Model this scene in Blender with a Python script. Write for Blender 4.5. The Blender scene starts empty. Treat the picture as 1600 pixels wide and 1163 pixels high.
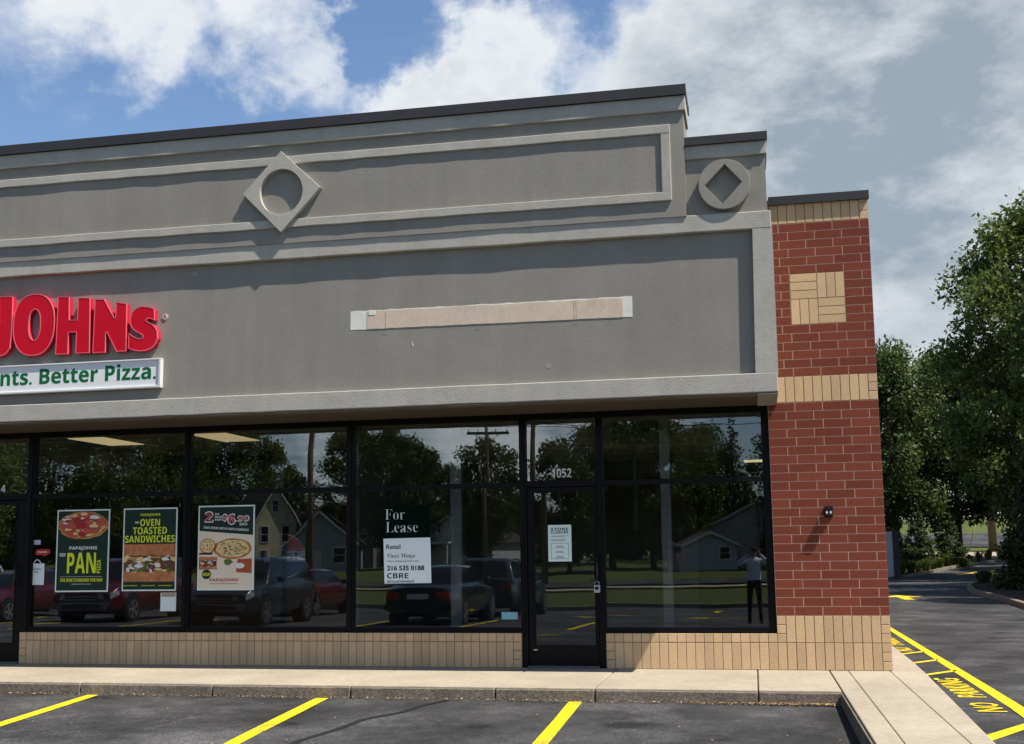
import bpy, bmesh, math, random
import numpy as np
from mathutils import Vector, Matrix
R = math.radians
D = bpy.data
scene = bpy.context.scene
COL = scene.collection

# ------------------------------------------------------------------ camera
cam_d = D.cameras.new("camera"); cam = D.objects.new("camera", cam_d); COL.objects.link(cam)
cam_d.sensor_fit = 'HORIZONTAL'; cam_d.sensor_width = 36.0; cam_d.lens = 40.557
cam_d.shift_x = 0.0048; cam_d.shift_y = 0.03215
cam_d.clip_start = 0.05; cam_d.clip_end = 3000
def cam_matrix(loc, yaw, pitch, roll):
    cy, sy, cp, sp, cr, sr = math.cos(yaw), math.sin(yaw), math.cos(pitch), math.sin(pitch), math.cos(roll), math.sin(roll)
    fwd = Vector((-sy*cp, cy*cp, sp)); right = Vector((cy, sy, 0)); up = right.cross(fwd)
    r2 = right*cr + up*sr; u2 = up*cr - right*sr
    m = Matrix((r2, u2, -fwd)).transposed().to_4x4(); m.translation = loc
    return m
cam.matrix_world = cam_matrix(Vector((-1.434, -13.49, 1.337)), R(11.912), R(7.305), R(-0.723))
scene.camera = cam

# ------------------------------------------------------------------ exposure
vs = scene.view_settings
scene.display_settings.display_device = 'sRGB'
vs.view_transform = 'Standard'; vs.look = 'None'; vs.gamma = 1.0; vs.exposure = 0.62
cyc = scene.cycles
cyc.max_bounces = 8; cyc.diffuse_bounces = 4; cyc.glossy_bounces = 4; cyc.transparent_max_bounces = 24
cyc.caustics_reflective = False; cyc.caustics_refractive = False
cyc.use_denoising = True; cyc.sample_clamp_indirect = 6.0

# ------------------------------------------------------------------ sun
SUN = Vector((0.567, -0.215, 1.0)).normalized()        # towards the sun
sun_d = D.lights.new("sun", 'SUN'); sun_d.energy = 5.0; sun_d.angle = R(0.53); sun_d.color = (1.0, 0.94, 0.83)
sun = D.objects.new("sun", sun_d); COL.objects.link(sun)
sun.rotation_euler = SUN.to_track_quat('Z', 'Y').to_euler(); sun.location = (20, -20, 40)
ELEV = math.asin(SUN.z); AZ = math.atan2(SUN.x, SUN.y)

# ------------------------------------------------------------------ world: physical sky with a cloud layer
world = D.worlds.new("World"); scene.world = world; world.use_nodes = True
def build_world():
    nt = world.node_tree; N = nt.nodes; L = nt.links; N.clear()
    def mth(op, a, b=None, c=None, clamp=False):
        n = N.new('ShaderNodeMath'); n.operation = op; n.use_clamp = clamp
        for i, v in enumerate((a, b, c)):
            if v is None: continue
            if isinstance(v, (int, float)): n.inputs[i].default_value = v
            else: L.new(v, n.inputs[i])
        return n.outputs[0]
    def ramp(v, a, b, lo=0.0, hi=1.0, smooth=True):
        n = N.new('ShaderNodeMapRange'); n.interpolation_type = 'SMOOTHSTEP' if smooth else 'LINEAR'
        L.new(v, n.inputs[0]); n.inputs[1].default_value = a; n.inputs[2].default_value = b
        n.inputs[3].default_value = lo; n.inputs[4].default_value = hi
        return n.outputs[0]
    sky = N.new('ShaderNodeTexSky'); sky.sky_type = 'NISHITA'; sky.sun_disc = False
    sky.sun_elevation = ELEV; sky.sun_rotation = AZ; sky.air_density = 1.0; sky.dust_density = 0.3; sky.ozone_density = 4.0
    bg1 = N.new('ShaderNodeBackground'); bg1.inputs[1].default_value = 0.102; L.new(sky.outputs[0], bg1.inputs[0])
    tc = N.new('ShaderNodeTexCoord'); d = tc.outputs['Generated']
    nrm = N.new('ShaderNodeVectorMath'); nrm.operation = 'NORMALIZE'; L.new(d, nrm.inputs[0]); d = nrm.outputs[0]
    sx = N.new('ShaderNodeSeparateXYZ'); L.new(d, sx.inputs[0])
    zz = mth('ADD', mth('MAXIMUM', sx.outputs[2], 0.0), 0.22)
    cx = N.new('ShaderNodeCombineXYZ'); L.new(mth('DIVIDE', sx.outputs[0], zz), cx.inputs[0]); L.new(mth('DIVIDE', sx.outputs[1], zz), cx.inputs[1])
    def noise(scale, det, rough, dist, off):
        n = N.new('ShaderNodeTexNoise'); n.inputs['Scale'].default_value = scale; n.inputs['Detail'].default_value = det
        n.inputs['Roughness'].default_value = rough; n.inputs['Distortion'].default_value = dist
        m = N.new('ShaderNodeMapping'); m.inputs['Location'].default_value = off; L.new(cx.outputs[0], m.inputs[0]); L.new(m.outputs[0], n.inputs[0])
        return n.outputs[0]
    n1 = noise(3.4, 10, 0.62, 0.3, (1.3, 0.4, 0)); n2 = noise(1.3, 6, 0.55, 0.2, (4.1, 2.2, 0)); n3 = noise(9.0, 8, 0.66, 0.5, (7.7, 3.1, 0))
    wn = N.new('ShaderNodeTexNoise'); wn.inputs['Scale'].default_value = 7.0; wn.inputs['Detail'].default_value = 7; wn.inputs['Roughness'].default_value = 0.6; L.new(d, wn.inputs[0])
    wv = N.new('ShaderNodeVectorMath'); wv.operation = 'MULTIPLY_ADD'; L.new(wn.outputs['Color'], wv.inputs[0]); wv.inputs[1].default_value = (.26, .26, .26); wv.inputs[2].default_value = (-.13, -.13, -.13)
    wa = N.new('ShaderNodeVectorMath'); L.new(d, wa.inputs[0]); L.new(wv.outputs[0], wa.inputs[1]); wz = N.new('ShaderNodeVectorMath'); wz.operation = 'NORMALIZE'; L.new(wa.outputs[0], wz.inputs[0]); dw = wz.outputs[0]
    # regional cover: (direction, radius in radians, amount)
    dirs = [((-0.515, 0.752, 0.432), .095, .44), ((-0.42, 0.80, 0.46), .11, .44), ((-0.335, 0.84, 0.46), .09, .34), ((-0.352, 0.865, 0.355), .055, .40), ((-.30, .87, .39), .03, -.1),
            ((-0.256, 0.892, 0.368), .055, .55), ((-0.235, 0.885, 0.405), .075, .36), ((-0.17, 0.885, 0.385), .09, .26), ((-0.14, .905, .385), .09, .22), ((-0.076, 0.905, 0.418), .10, .26), ((0.06, 0.924, 0.37), .19, .52),
            ((0.18, 0.90, 0.40), .24, .5), ((0.148, 0.945, 0.30), .16, .34), ((0.10, 0.97, 0.2), .2, .25), ((-0.517, 0.775, 0.366), .02, .18),
            ((-0.43, 0.821, 0.345), .12, -.28), ((-0.275, 0.861, 0.425), .05, -.34), ((-0.55, 0.78, 0.29), .16, -.25), ((-0.34, 0.86, 0.35), .13, -.12), ((.13, .955, .22), .15, .35),
            ((0.215, 0.93, 0.295), .05, -.5), ((-0.10, 0.885, 0.465), .045, -.26), ((-0.135, .895, .42), .05, -.24), ((-0.03, .90, .44), .05, -.2), ((-.27, -.95, .13), .13, .42), ((-.12, -.97, .16), .14, .46), ((-.40, -.90, .12), .10, .30)]
    cov = None
    back = ramp(mth('ADD', sx.outputs[1], mth('MULTIPLY', sx.outputs[2], -0.55)), 0.50, 0.05, 0.0, 1.0)      # the sky overhead and behind the camera
    for v, rad, amt in dirs:
        v = Vector(v).normalized()
        dp = N.new('ShaderNodeVectorMath'); dp.operation = 'DOT_PRODUCT'; L.new(dw, dp.inputs[0]); dp.inputs[1].default_value = v
        b = ramp(dp.outputs['Value'], math.cos(rad*1.25), math.cos(rad*0.25), 0.0, amt)
        cov = b if cov is None else mth('ADD', cov, b)
    dens = mth('ADD', mth('ADD', mth('MULTIPLY', n1, 0.95), mth('MULTIPLY', n2, 0.35)), mth('MULTIPLY', n3, 0.30))
    dens = mth('ADD', mth('ADD', dens, cov), mth('MULTIPLY', back, mth('ADD', -0.13, ramp(sx.outputs[2], 0.26, 0.46, 0.0, 0.40))))
    alpha = ramp(dens, 0.88, 1.42, 0.0, 0.96)
    # shade of the cloud bases: thick parts are greyer, edges are white
    thick = ramp(mth('ADD', dens, mth('MULTIPLY', mth('SUBTRACT', n3, 0.5), 0.5)), 1.12, 1.62)
    dp = N.new('ShaderNodeVectorMath'); dp.operation = 'DOT_PRODUCT'; L.new(d, dp.inputs[0]); dp.inputs[1].default_value = Vector((0.085, 0.94, 0.335)).normalized()
    nb = N.new('ShaderNodeTexNoise'); nb.inputs['Scale'].default_value = 7.0; nb.inputs['Detail'].default_value = 10; nb.inputs['Roughness'].default_value = 0.62; nb.inputs['Distortion'].default_value = 0.0
    mpb = N.new('ShaderNodeMapping'); mpb.inputs['Scale'].default_value = (1.0, 1.0, 1.9); mpb.inputs['Location'].default_value = (0.35, 0, 0.2); L.new(d, mpb.inputs[0]); L.new(mpb.outputs[0], nb.inputs[0])
    base = ramp(dp.outputs['Value'], math.cos(0.24), math.cos(0.04), 0.0, 1.0)
    grey = mth('ADD', mth('MULTIPLY', mth('MULTIPLY', thick, 0.38), ramp(nb.outputs[0], 0.30, 0.70, 0.3, 1.0)), mth('MULTIPLY', mth('MULTIPLY', base, ramp(nb.outputs[0], 0.30, 0.66, 0.25, 1.0)), 0.80), clamp=True)
    mc = N.new('ShaderNodeMix'); mc.data_type = 'RGBA'; L.new(grey, mc.inputs[0])
    mc.inputs[6].default_value = (0.60, 0.618, 0.63, 1); mc.inputs[7].default_value = (0.215, 0.262, 0.305, 1)
    mb = N.new('ShaderNodeMix'); mb.data_type = 'RGBA'; L.new(mth('MULTIPLY', back, ramp(sx.outputs[2], 0.20, 0.38)), mb.inputs[0]); L.new(mc.outputs[2], mb.inputs[6]); mb.inputs[7].default_value = (0.122, 0.120, 0.116, 1)  # unseen clouds overhead and behind darkened to weaken the blue fill on the front
    bg2 = N.new('ShaderNodeBackground'); L.new(mb.outputs[2], bg2.inputs[0]); L.new(mth('MULTIPLY_ADD', mth('MULTIPLY', back, ramp(sx.outputs[2], 0.22, 0.40, 1.0, 0.0)), 1.5, 1.0), bg2.inputs[1])      # extra brightness given to low clouds behind the camera, lifting posters and reflections
    mix = N.new('ShaderNodeMixShader'); L.new(mth('MULTIPLY', alpha, ramp(sx.outputs[2], 0.0, 0.06)), mix.inputs[0])
    L.new(bg1.outputs[0], mix.inputs[1]); L.new(bg2.outputs[0], mix.inputs[2])
    out = N.new('ShaderNodeOutputWorld'); L.new(mix.outputs[0], out.inputs[0])
build_world()

# ================================================================== materials
MATS = {}
def lin(r, g, b):
    f = lambda c: (c/255/12.92) if c/255 <= 0.04045 else ((c/255+0.055)/1.055)**2.4
    return (f(r), f(g), f(b), 1.0)
def mat(name, col, rough=0.8, spec=0.3, metal=0.0, noise=None, bump=None, tint=0.0, emit=None, coat=0.0, noise2=None, streak=0.0):
    """Principled material. noise=(scale, amount): value mottling; noise2 the same, coarser; bump=(scale, strength, distance); tint: per-face brightness spread from the 'tint' attribute."""
    if name in MATS: return MATS[name]
    m = D.materials.new(name); m.use_nodes = True; MATS[name] = m
    nt = m.node_tree; N = nt.nodes; L = nt.links; p = N['Principled BSDF']
    c = col if len(col) == 4 else (*col, 1)
    p.inputs['Base Color'].default_value = c; p.inputs['Roughness'].default_value = rough
    p.inputs['Specular IOR Level'].default_value = spec; p.inputs['Metallic'].default_value = metal
    p.inputs['Coat Weight'].default_value = coat
    tc = N.new('ShaderNodeTexCoord'); geo = N.new('ShaderNodeNewGeometry')
    fac = None
    def mul(a, b):
        if a is None: return b
        n = N.new('ShaderNodeMath'); n.operation = 'MULTIPLY'; L.new(a, n.inputs[0]); L.new(b, n.inputs[1]); return n.outputs[0]
    for nz in (noise, noise2):
        if nz:
            n = N.new('ShaderNodeTexNoise'); n.inputs['Scale'].default_value = nz[0]; n.inputs['Detail'].default_value = 6; n.inputs['Roughness'].default_value = 0.65
            L.new(tc.outputs['Object'], n.inputs[0])
            r = N.new('ShaderNodeMapRange'); L.new(n.outputs[0], r.inputs[0]); r.inputs[1].default_value = 0.3; r.inputs[2].default_value = 0.7
            r.inputs[3].default_value = 1-nz[1]; r.inputs[4].default_value = 1+nz[1]; fac = mul(fac, r.outputs[0])
    if streak:                                             # rain streaks running down the wall
        mp = N.new('ShaderNodeMapping'); mp.inputs['Scale'].default_value = (5.0, 5.0, 0.35); L.new(tc.outputs['Object'], mp.inputs[0])
        n = N.new('ShaderNodeTexNoise'); n.inputs['Scale'].default_value = 1.0; n.inputs['Detail'].default_value = 7; n.inputs['Roughness'].default_value = 0.6; L.new(mp.outputs[0], n.inputs[0])
        r = N.new('ShaderNodeMapRange'); L.new(n.outputs[0], r.inputs[0]); r.inputs[1].default_value = 0.3; r.inputs[2].default_value = 0.7; r.inputs[3].default_value = 1-streak; r.inputs[4].default_value = 1+streak; fac = mul(fac, r.outputs[0])
    if tint:
        a = N.new('ShaderNodeAttribute'); a.attribute_name = 'tint'
        r = N.new('ShaderNodeMapRange'); L.new(a.outputs['Fac'], r.inputs[0]); r.inputs[3].default_value = 1-tint; r.inputs[4].default_value = 1+tint; fac = mul(fac, r.outputs[0])
    if fac is not None:
        mx = N.new('ShaderNodeVectorMath'); mx.operation = 'SCALE'; mx.inputs[0].default_value = c[:3]; L.new(fac, mx.inputs['Scale'])
        L.new(mx.outputs[0], p.inputs['Base Color'])
    if bump:
        n = N.new('ShaderNodeTexNoise'); n.inputs['Scale'].default_value = bump[0]; n.inputs['Detail'].default_value = 5; n.inputs['Roughness'].default_value = 0.6
        L.new(tc.outputs['Object'], n.inputs[0])
        b = N.new('ShaderNodeBump'); b.inputs['Strength'].default_value = bump[1]; b.inputs['Distance'].default_value = bump[2]
        L.new(n.outputs[0], b.inputs['Height']); L.new(b.outputs[0], p.inputs['Normal'])
    if emit:
        p.inputs['Emission Color'].default_value = (*emit[:3], 1); p.inputs['Emission Strength'].default_value = emit[3]
    return m
def glass_mat():
    m = D.materials.new("storefront_glass"); m.use_nodes = True; nt = m.node_tree; N = nt.nodes; L = nt.links; N.clear()
    out = N.new('ShaderNodeOutputMaterial'); mix = N.new('ShaderNodeMixShader'); tr = N.new('ShaderNodeBsdfTransparent'); gl = N.new('ShaderNodeBsdfGlossy')
    tr.inputs[0].default_value = (0.985, 0.99, 0.985, 1); gl.inputs['Roughness'].default_value = 0.0; gl.inputs[0].default_value = (0.92, 0.97, 1.0, 1)
    fr = N.new('ShaderNodeFresnel'); fr.inputs[0].default_value = 1.62
    k = N.new('ShaderNodeMath'); k.operation = 'MULTIPLY_ADD'; L.new(fr.outputs[0], k.inputs[0]); k.inputs[1].default_value = 1.0; k.inputs[2].default_value = 0.016; k.use_clamp = True
    tc = N.new('ShaderNodeTexCoord'); n = N.new('ShaderNodeTexNoise'); n.inputs['Scale'].default_value = 1.0; n.inputs['Detail'].default_value = 1.0
    L.new(tc.outputs['Object'], n.inputs[0])
    b = N.new('ShaderNodeBump'); b.inputs['Strength'].default_value = 0.045; b.inputs['Distance'].default_value = 0.03; L.new(n.outputs[0], b.inputs['Height'])
    L.new(b.outputs[0], gl.inputs['Normal'])
    L.new(k.outputs[0], mix.inputs[0]); L.new(tr.outputs[0], mix.inputs[1]); L.new(gl.outputs[0], mix.inputs[2]); L.new(mix.outputs[0], out.inputs[0])
    return m
GLASS = glass_mat()
def leaf_mat(name, col, trans=0.25):
    m = D.materials.new(name); m.use_nodes = True; nt = m.node_tree; N = nt.nodes; L = nt.links; p = N['Principled BSDF']
    a = N.new('ShaderNodeAttribute'); a.attribute_name = 'tint'
    hs = N.new('ShaderNodeMix'); hs.data_type = 'RGBA'; L.new(a.outputs['Fac'], hs.inputs[0])
    hs.inputs[6].default_value = (col[0]*0.55, col[1]*0.6, col[2]*0.6, 1); hs.inputs[7].default_value = (col[0]*1.7, col[1]*1.5, col[2]*1.2, 1)
    L.new(hs.outputs[2], p.inputs['Base Color']); p.inputs['Roughness'].default_value = 0.55; p.inputs['Specular IOR Level'].default_value = 0.25
    t = N.new('ShaderNodeBsdfTranslucent'); L.new(hs.outputs[2], t.inputs[0]); mx = N.new('ShaderNodeMixShader'); mx.inputs[0].default_value = trans
    L.new(p.outputs[0], mx.inputs[1]); L.new(t.outputs[0], mx.inputs[2]); L.new(mx.outputs[0], N['Material Output'].inputs[0])
    return m

# ================================================================== mesh helpers
class MB:
    def __init__(s): s.v = []; s.f = []; s.m = []; s.t = []
    def add(s, verts, faces, m=0, t=0.5):
        o = len(s.v); s.v += [tuple(p) for p in verts]
        for f in faces: s.f.append(tuple(i+o for i in f)); s.m.append(m); s.t.append(t)
        return s
    def box(s, x0, x1, y0, y1, z0, z1, m=0, t=0.5):
        return s.add([(x0,y0,z0),(x1,y0,z0),(x1,y1,z0),(x0,y1,z0),(x0,y0,z1),(x1,y0,z1),(x1,y1,z1),(x0,y1,z1)],
                     [(0,1,5,4),(1,2,6,5),(2,3,7,6),(3,0,4,7),(4,5,6,7),(3,2,1,0)], m, t)
    def brick(s, x0, x1, y0, y1, z0, z1, m=0, t=0.5, c=0.0025):   # a brick: front face with a tiny chamfer, open back
        return s.add([(x0,y1,z0),(x1,y1,z0),(x1,y1,z1),(x0,y1,z1),(x0,y0+c,z0),(x1,y0+c,z0),(x1,y0+c,z1),(x0,y0+c,z1),(x0+c,y0,z0+c),(x1-c,y0,z0+c),(x1-c,y0,z1-c),(x0+c,y0,z1-c)],
                     [(0,1,5,4),(1,2,6,5),(2,3,7,6),(3,0,4,7),(4,5,9,8),(5,6,10,9),(6,7,11,10),(7,4,8,11),(8,9,10,11)], m, t)
    def tube(s, pts, rad, n=8, m=0, t=0.5, cap=True):
        pts = [Vector(p) for p in pts]; rad = rad if isinstance(rad, (list, tuple)) else [rad]*len(pts)
        rings = []; prev = None
        for i, p in enumerate(pts):
            d = (pts[min(i+1, len(pts)-1)] - pts[max(i-1, 0)]).normalized()
            if prev is None: a = d.orthogonal().normalized()
            else:
                a = prev - d*prev.dot(d); a = a.normalized() if a.length > 1e-6 else d.orthogonal().normalized()
            prev = a; b = d.cross(a)
            rings.append([p + (a*math.cos(k*2*math.pi/n) + b*math.sin(k*2*math.pi/n))*rad[i] for k in range(n)])
        v = [q for r in rings for q in r]; f = []
        for i in range(len(pts)-1):
            for k in range(n):
                k2 = (k+1) % n; f.append((i*n+k, i*n+k2, (i+1)*n+k2, (i+1)*n+k))
        if cap: f.append(tuple(range(n-1, -1, -1))); f.append(tuple((len(pts)-1)*n+k for k in range(n)))
        return s.add(v, f, m, t)
    def prism(s, poly, y0, y1, m=0, t=0.5):          # polygon in (x,z), thickness along y
        n = len(poly)
        v = [(x, y0, z) for x, z in poly] + [(x, y1, z) for x, z in poly]
        f = [tuple(range(n)), tuple(range(2*n-1, n-1, -1))] + [(i, (i+1) % n, n+(i+1) % n, n+i) for i in range(n)]
        return s.add(v, f, m, t)
    def slab(s, poly, z0, z1, m=0, t=0.5):           # polygon in (x,y), thickness along z
        n = len(poly)
        v = [(x, y, z0) for x, y in poly] + [(x, y, z1) for x, y in poly]
        f = [tuple(range(n, 2*n)), tuple(range(n-1, -1, -1))] + [(i, (i+1) % n, n+(i+1) % n, n+i) for i in range(n)]
        return s.add(v, f, m, t)
    def disc(s, cx, cz, rx, rz, y, n=20, m=0, t=0.5, wob=0.0, rng=None, th=0.0006):
        ph = [2*math.pi*k/n for k in range(n)]
        w = [1+(rng.uniform(-wob, wob) if rng else 0) for _ in ph]
        return s.prism([(cx+rx*w[k]*math.cos(a), cz+rz*w[k]*math.sin(a)) for k, a in enumerate(ph)], y, y+th, m, t)
    def merge(s, vf, m=0, t=0.5): return s.add(vf[0], vf[1], m, t)
    def build(s, name, mats, parent=None, smooth=False, bevel=0.0, pinv=True, tint=False, seg=2):
        me = D.meshes.new(name); me.from_pydata(s.v, [], s.f)
        for mm in (mats if isinstance(mats, (list, tuple)) else [mats]): me.materials.append(mm)
        me.polygons.foreach_set('material_index', s.m)
        if smooth: me.polygons.foreach_set('use_smooth', [True]*len(s.f))
        if tint:
            at = me.attributes.new('tint', 'FLOAT', 'FACE'); at.data.foreach_set('value', s.t)
        me.update()
        o = D.objects.new(name, me); COL.objects.link(o)
        if parent is not None:
            o.parent = parent
            if pinv and parent.parent is None: o.matrix_parent_inverse = Matrix.Translation(-parent.location)
        if bevel:
            b = o.modifiers.new('bevel', 'BEVEL'); b.width = bevel; b.segments = seg; b.limit_method = 'ANGLE'; b.angle_limit = R(40)
        return o
def root_loc(o):
    while o.parent is not None: o = o.parent
    return o.location.copy()
def tag(o, label=None, cat=None, group=None, kind=None):
    if label: o['label'] = label
    if cat: o['category'] = cat
    if group: o['group'] = group
    if kind: o['kind'] = kind
    return o
def empty(name, loc, rz=0.0):
    o = D.objects.new(name, None); COL.objects.link(o); o.location = loc; o.rotation_euler = (0, 0, rz); o.empty_display_size = 0.2
    return o
def children(o): return [c for c in D.objects if c.parent == o]
def copy_tree(o, parent=None):
    kids = children(o)
    c = o.copy(); COL.objects.link(c)
    if parent is not None: c.parent = parent
    for k in kids: copy_tree(k, c)
    return c
# curve-based outlines (with holes) and lettering, turned into plain mesh data
def eval_curve(cu):
    o = D.objects.new('tmp', cu); COL.objects.link(o)
    me = D.meshes.new_from_object(o.evaluated_get(bpy.context.evaluated_depsgraph_get()))
    v = [tuple(p.co) for p in me.vertices]; f = [tuple(p.vertices) for p in me.polygons]
    D.objects.remove(o); D.curves.remove(cu); D.meshes.remove(me)
    return v, f
def outline(loops, y0, y1, bevel=0.0):
    """loops of (x,z) -> solid between y0 (front) and y1"""
    cu = D.curves.new('tmp', 'CURVE'); cu.dimensions = '2D'; cu.fill_mode = 'BOTH'
    cu.extrude = (y1-y0)/2-bevel; cu.bevel_depth = bevel; cu.bevel_resolution = 1; cu.offset = -bevel
    for lp in loops:
        sp = cu.splines.new('POLY'); sp.points.add(len(lp)-1); sp.use_cyclic_u = True
        for i, (x, z) in enumerate(lp): sp.points[i].co = (x, z, 0, 1)
    v, f = eval_curve(cu)
    return [(x, (y0+y1)/2 - w, z) for x, z, w in v], f
SER = {}; SAN = {}
for i in range(26):
    SER[chr(65+i)] = chr(0x1D400+i); SER[chr(97+i)] = chr(0x1D41A+i); SAN[chr(65+i)] = chr(0x1D5D4+i); SAN[chr(97+i)] = chr(0x1D5EE+i)
for i in range(10): SER[chr(48+i)] = chr(0x1D7CE+i); SAN[chr(48+i)] = chr(0x1D7EC+i)
def lettering(s, x0, x1, z0, z1, y, style='', weight=0.0, th=0.0012, res=3, drop=0.0, space=1.0):
    """Flat lettering facing -Y whose inked box is fitted to x0..x1, z0..z1. style: '' plain, 'serif', 'bold'."""
    if style == 'serif': s = ''.join(SER.get(c, c) for c in s)
    if style == 'bold': s = ''.join(SAN.get(c, c) for c in s)
    cu = D.curves.new('tmp', 'FONT'); cu.body = s; cu.size = 1.0; cu.offset = weight; cu.extrude = 0.01; cu.resolution_u = res; cu.space_character = space
    v, f = eval_curve(cu)
    a = np.array(v); mn = a.min(0); mx = a.max(0)
    X = x0 + (a[:, 0]-mn[0])/(mx[0]-mn[0])*(x1-x0); Z = z0 + (a[:, 1]-mn[1])/(mx[1]-mn[1])*(z1-z0) + drop*(X-x0)
    Y = np.where(a[:, 2] > (mn[2]+mx[2])/2, y, y+th)
    return list(zip(X.tolist(), Y.tolist(), Z.tolist())), f

# ------------------------------------------------------------------ palette
EIFS_DARK = mat('stucco_panel_grey', (0.274, 0.254, 0.224), 0.92, 0.12, noise=(2.3, .05), noise2=(0.5, .06), bump=(120, .6, .007), streak=.055)
EIFS_MID = mat('stucco_mid_grey', (0.283, 0.265, 0.236), 0.92, 0.12, noise=(3, .06), bump=(120, .6, .007), streak=.055)
EIFS_LIGHT = mat('stucco_trim_grey', (0.43, 0.403, 0.358), 0.92, 0.12, noise=(2.2, .07), noise2=(16, .06), bump=(115, .7, .007), streak=.055)
SOFFIT = mat('soffit_brown_metal', (0.085, 0.069, 0.054), 0.7, 0.2, noise=(1.2, .06))
COPING = mat('bronze_coping_metal', (0.035, 0.032, 0.033), 0.45, 0.4, noise=(1.0, .15))
RED = mat('red_brick', (0.190, 0.049, 0.030), 0.85, 0.12, noise=(35, .16), noise2=(2.0, .06), bump=(90, .5, .005), tint=.13)
TAN = mat('tan_brick', (0.58, 0.405, 0.24), 0.85, 0.12, noise=(45, .13), noise2=(1.6, .08), bump=(90, .5, .005), tint=.10)
PINKM = mat('pale_mortar', (0.60, 0.41, 0.32), 0.9, 0.1, noise=(40, .12))
DARKM = mat('dark_mortar', (0.25, 0.175, 0.11), 0.9, 0.1, noise=(40, .1))
BLACKAL = mat('black_aluminium', (0.0045, 0.004, 0.005), 0.42, 0.14)
CONC = mat('pale_concrete', (0.365, 0.315, 0.245), 0.9, 0.12, noise=(14, .13), noise2=(0.8, .17), bump=(60, .5, .006))
CURBM = mat('weathered_kerb_concrete', (0.19, 0.16, 0.125), 0.92, 0.12, noise=(40, .40), noise2=(2.5, .25), bump=(60, .7, .01))
JOINT = mat('joint_dirt', (0.07, 0.055, 0.04), 0.95, 0.1)
YELLOW = None
WHITE = mat('white_plastic', (0.78, 0.78, 0.76), 0.5, 0.3)
PAPER = mat('white_paper', (0.72, 0.78, 0.80), 0.8, 0.1)
INK = mat('black_ink', (0.012, 0.013, 0.015), 0.7, 0.2)

# ================================================================== ground, lot, paving (the setting)
def zlot(y): return -0.13 - 0.0185*min(max(0.0, -1.9-y), 25.4) + 0.0135*min(max(0.0, -45-y), 90)
_by = [30, 44, 58, 66, 70, 80, 96, 140, 400, 900]; _bz = [-.13, -.10, .46, .80, 1.2, 2.1, 3.6, 5.0, 9, 12]
def zback(y): return float(np.interp(y, _by, _bz))
def zs(x, y): return zlot(y) if y < 0 else zback(y)
def sheet(name, xs, ys, dz, m, label_kind='structure', xf=None):
    b = MB(); nx = len(xs)
    v = [(x, y, zs(x, y)+dz) for y in ys for x in xs]
    f = [(j*nx+i, j*nx+i+1, (j+1)*nx+i+1, (j+1)*nx+i) for j in range(len(ys)-1) for i in range(nx-1)]
    b.add(v, f); o = b.build(name, m); o['kind'] = label_kind; return o
def asphalt():
    m = D.materials.new('asphalt'); m.use_nodes = True; nt = m.node_tree; N = nt.nodes; L = nt.links; p = N['Principled BSDF']
    tc = N.new('ShaderNodeTexCoord'); P = tc.outputs['Object']
    def nz(scale, det, rough=.6):
        n = N.new('ShaderNodeTexNoise'); n.inputs['Scale'].default_value = scale; n.inputs['Detail'].default_value = det; n.inputs['Roughness'].default_value = rough; L.new(P, n.inputs[0]); return n.outputs[0]
    def rg(v, a, b, lo, hi):
        r = N.new('ShaderNodeMapRange'); L.new(v, r.inputs[0])
        for i, x in enumerate((a, b, lo, hi)): r.inputs[i+1].default_value = x
        return r.outputs[0]
    def mth(op, a, b):
        n = N.new('ShaderNodeMath'); n.operation = op
        for i, v in enumerate((a, b)):
            if isinstance(v, (int, float)): n.inputs[i].default_value = v
            else: L.new(v, n.inputs[i])
        return n.outputs[0]
    k = mth('MULTIPLY', rg(nz(0.5, 4), .3, .7, .82, 1.22), rg(nz(6, 5), .3, .7, .88, 1.14))
    k = mth('MULTIPLY', k, rg(nz(34, 6, .9), .36, .70, .55, 1.75))
    # worn, paler aggregate spots
    worn = mth('MULTIPLY', rg(nz(1.1, 5, .7), .49, .64, 0, 1), rg(nz(42, 5, .85), .44, .66, 0, 1))
    k = mth('MULTIPLY', k, mth('ADD', 1.0, mth('MULTIPLY', worn, 2.6)))
    k = mth('MULTIPLY', k, rg(nz(0.42, 6, .75), .42, .60, 0.72, 1.55))              # re-sealed and bare areas
    k = mth('MULTIPLY', k, rg(nz(1.7, 2, .4), .28, .37, 0.52, 1.0))               # oil spots
    # pale specks
    vo = N.new('ShaderNodeTexVoronoi'); vo.inputs['Scale'].default_value = 11.0; L.new(P, vo.inputs[0])
    k = mth('ADD', k, rg(vo.outputs['Distance'], .02, .07, 4.0, 0.0))
    mx = N.new('ShaderNodeVectorMath'); mx.operation = 'SCALE'; mx.inputs[0].default_value = (0.034, 0.0335, 0.0345); L.new(k, mx.inputs['Scale']); L.new(mx.outputs[0], p.inputs['Base Color'])
    p.inputs['Roughness'].default_value = 0.85; p.inputs['Specular IOR Level'].default_value = 0.25
    b = N.new('ShaderNodeBump'); b.inputs['Strength'].default_value = .6; b.inputs['Distance'].default_value = .01; L.new(nz(110, 4, .7), b.inputs['Height']); L.new(b.outputs[0], p.inputs['Normal'])
    return m
ASPH = asphalt()
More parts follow.
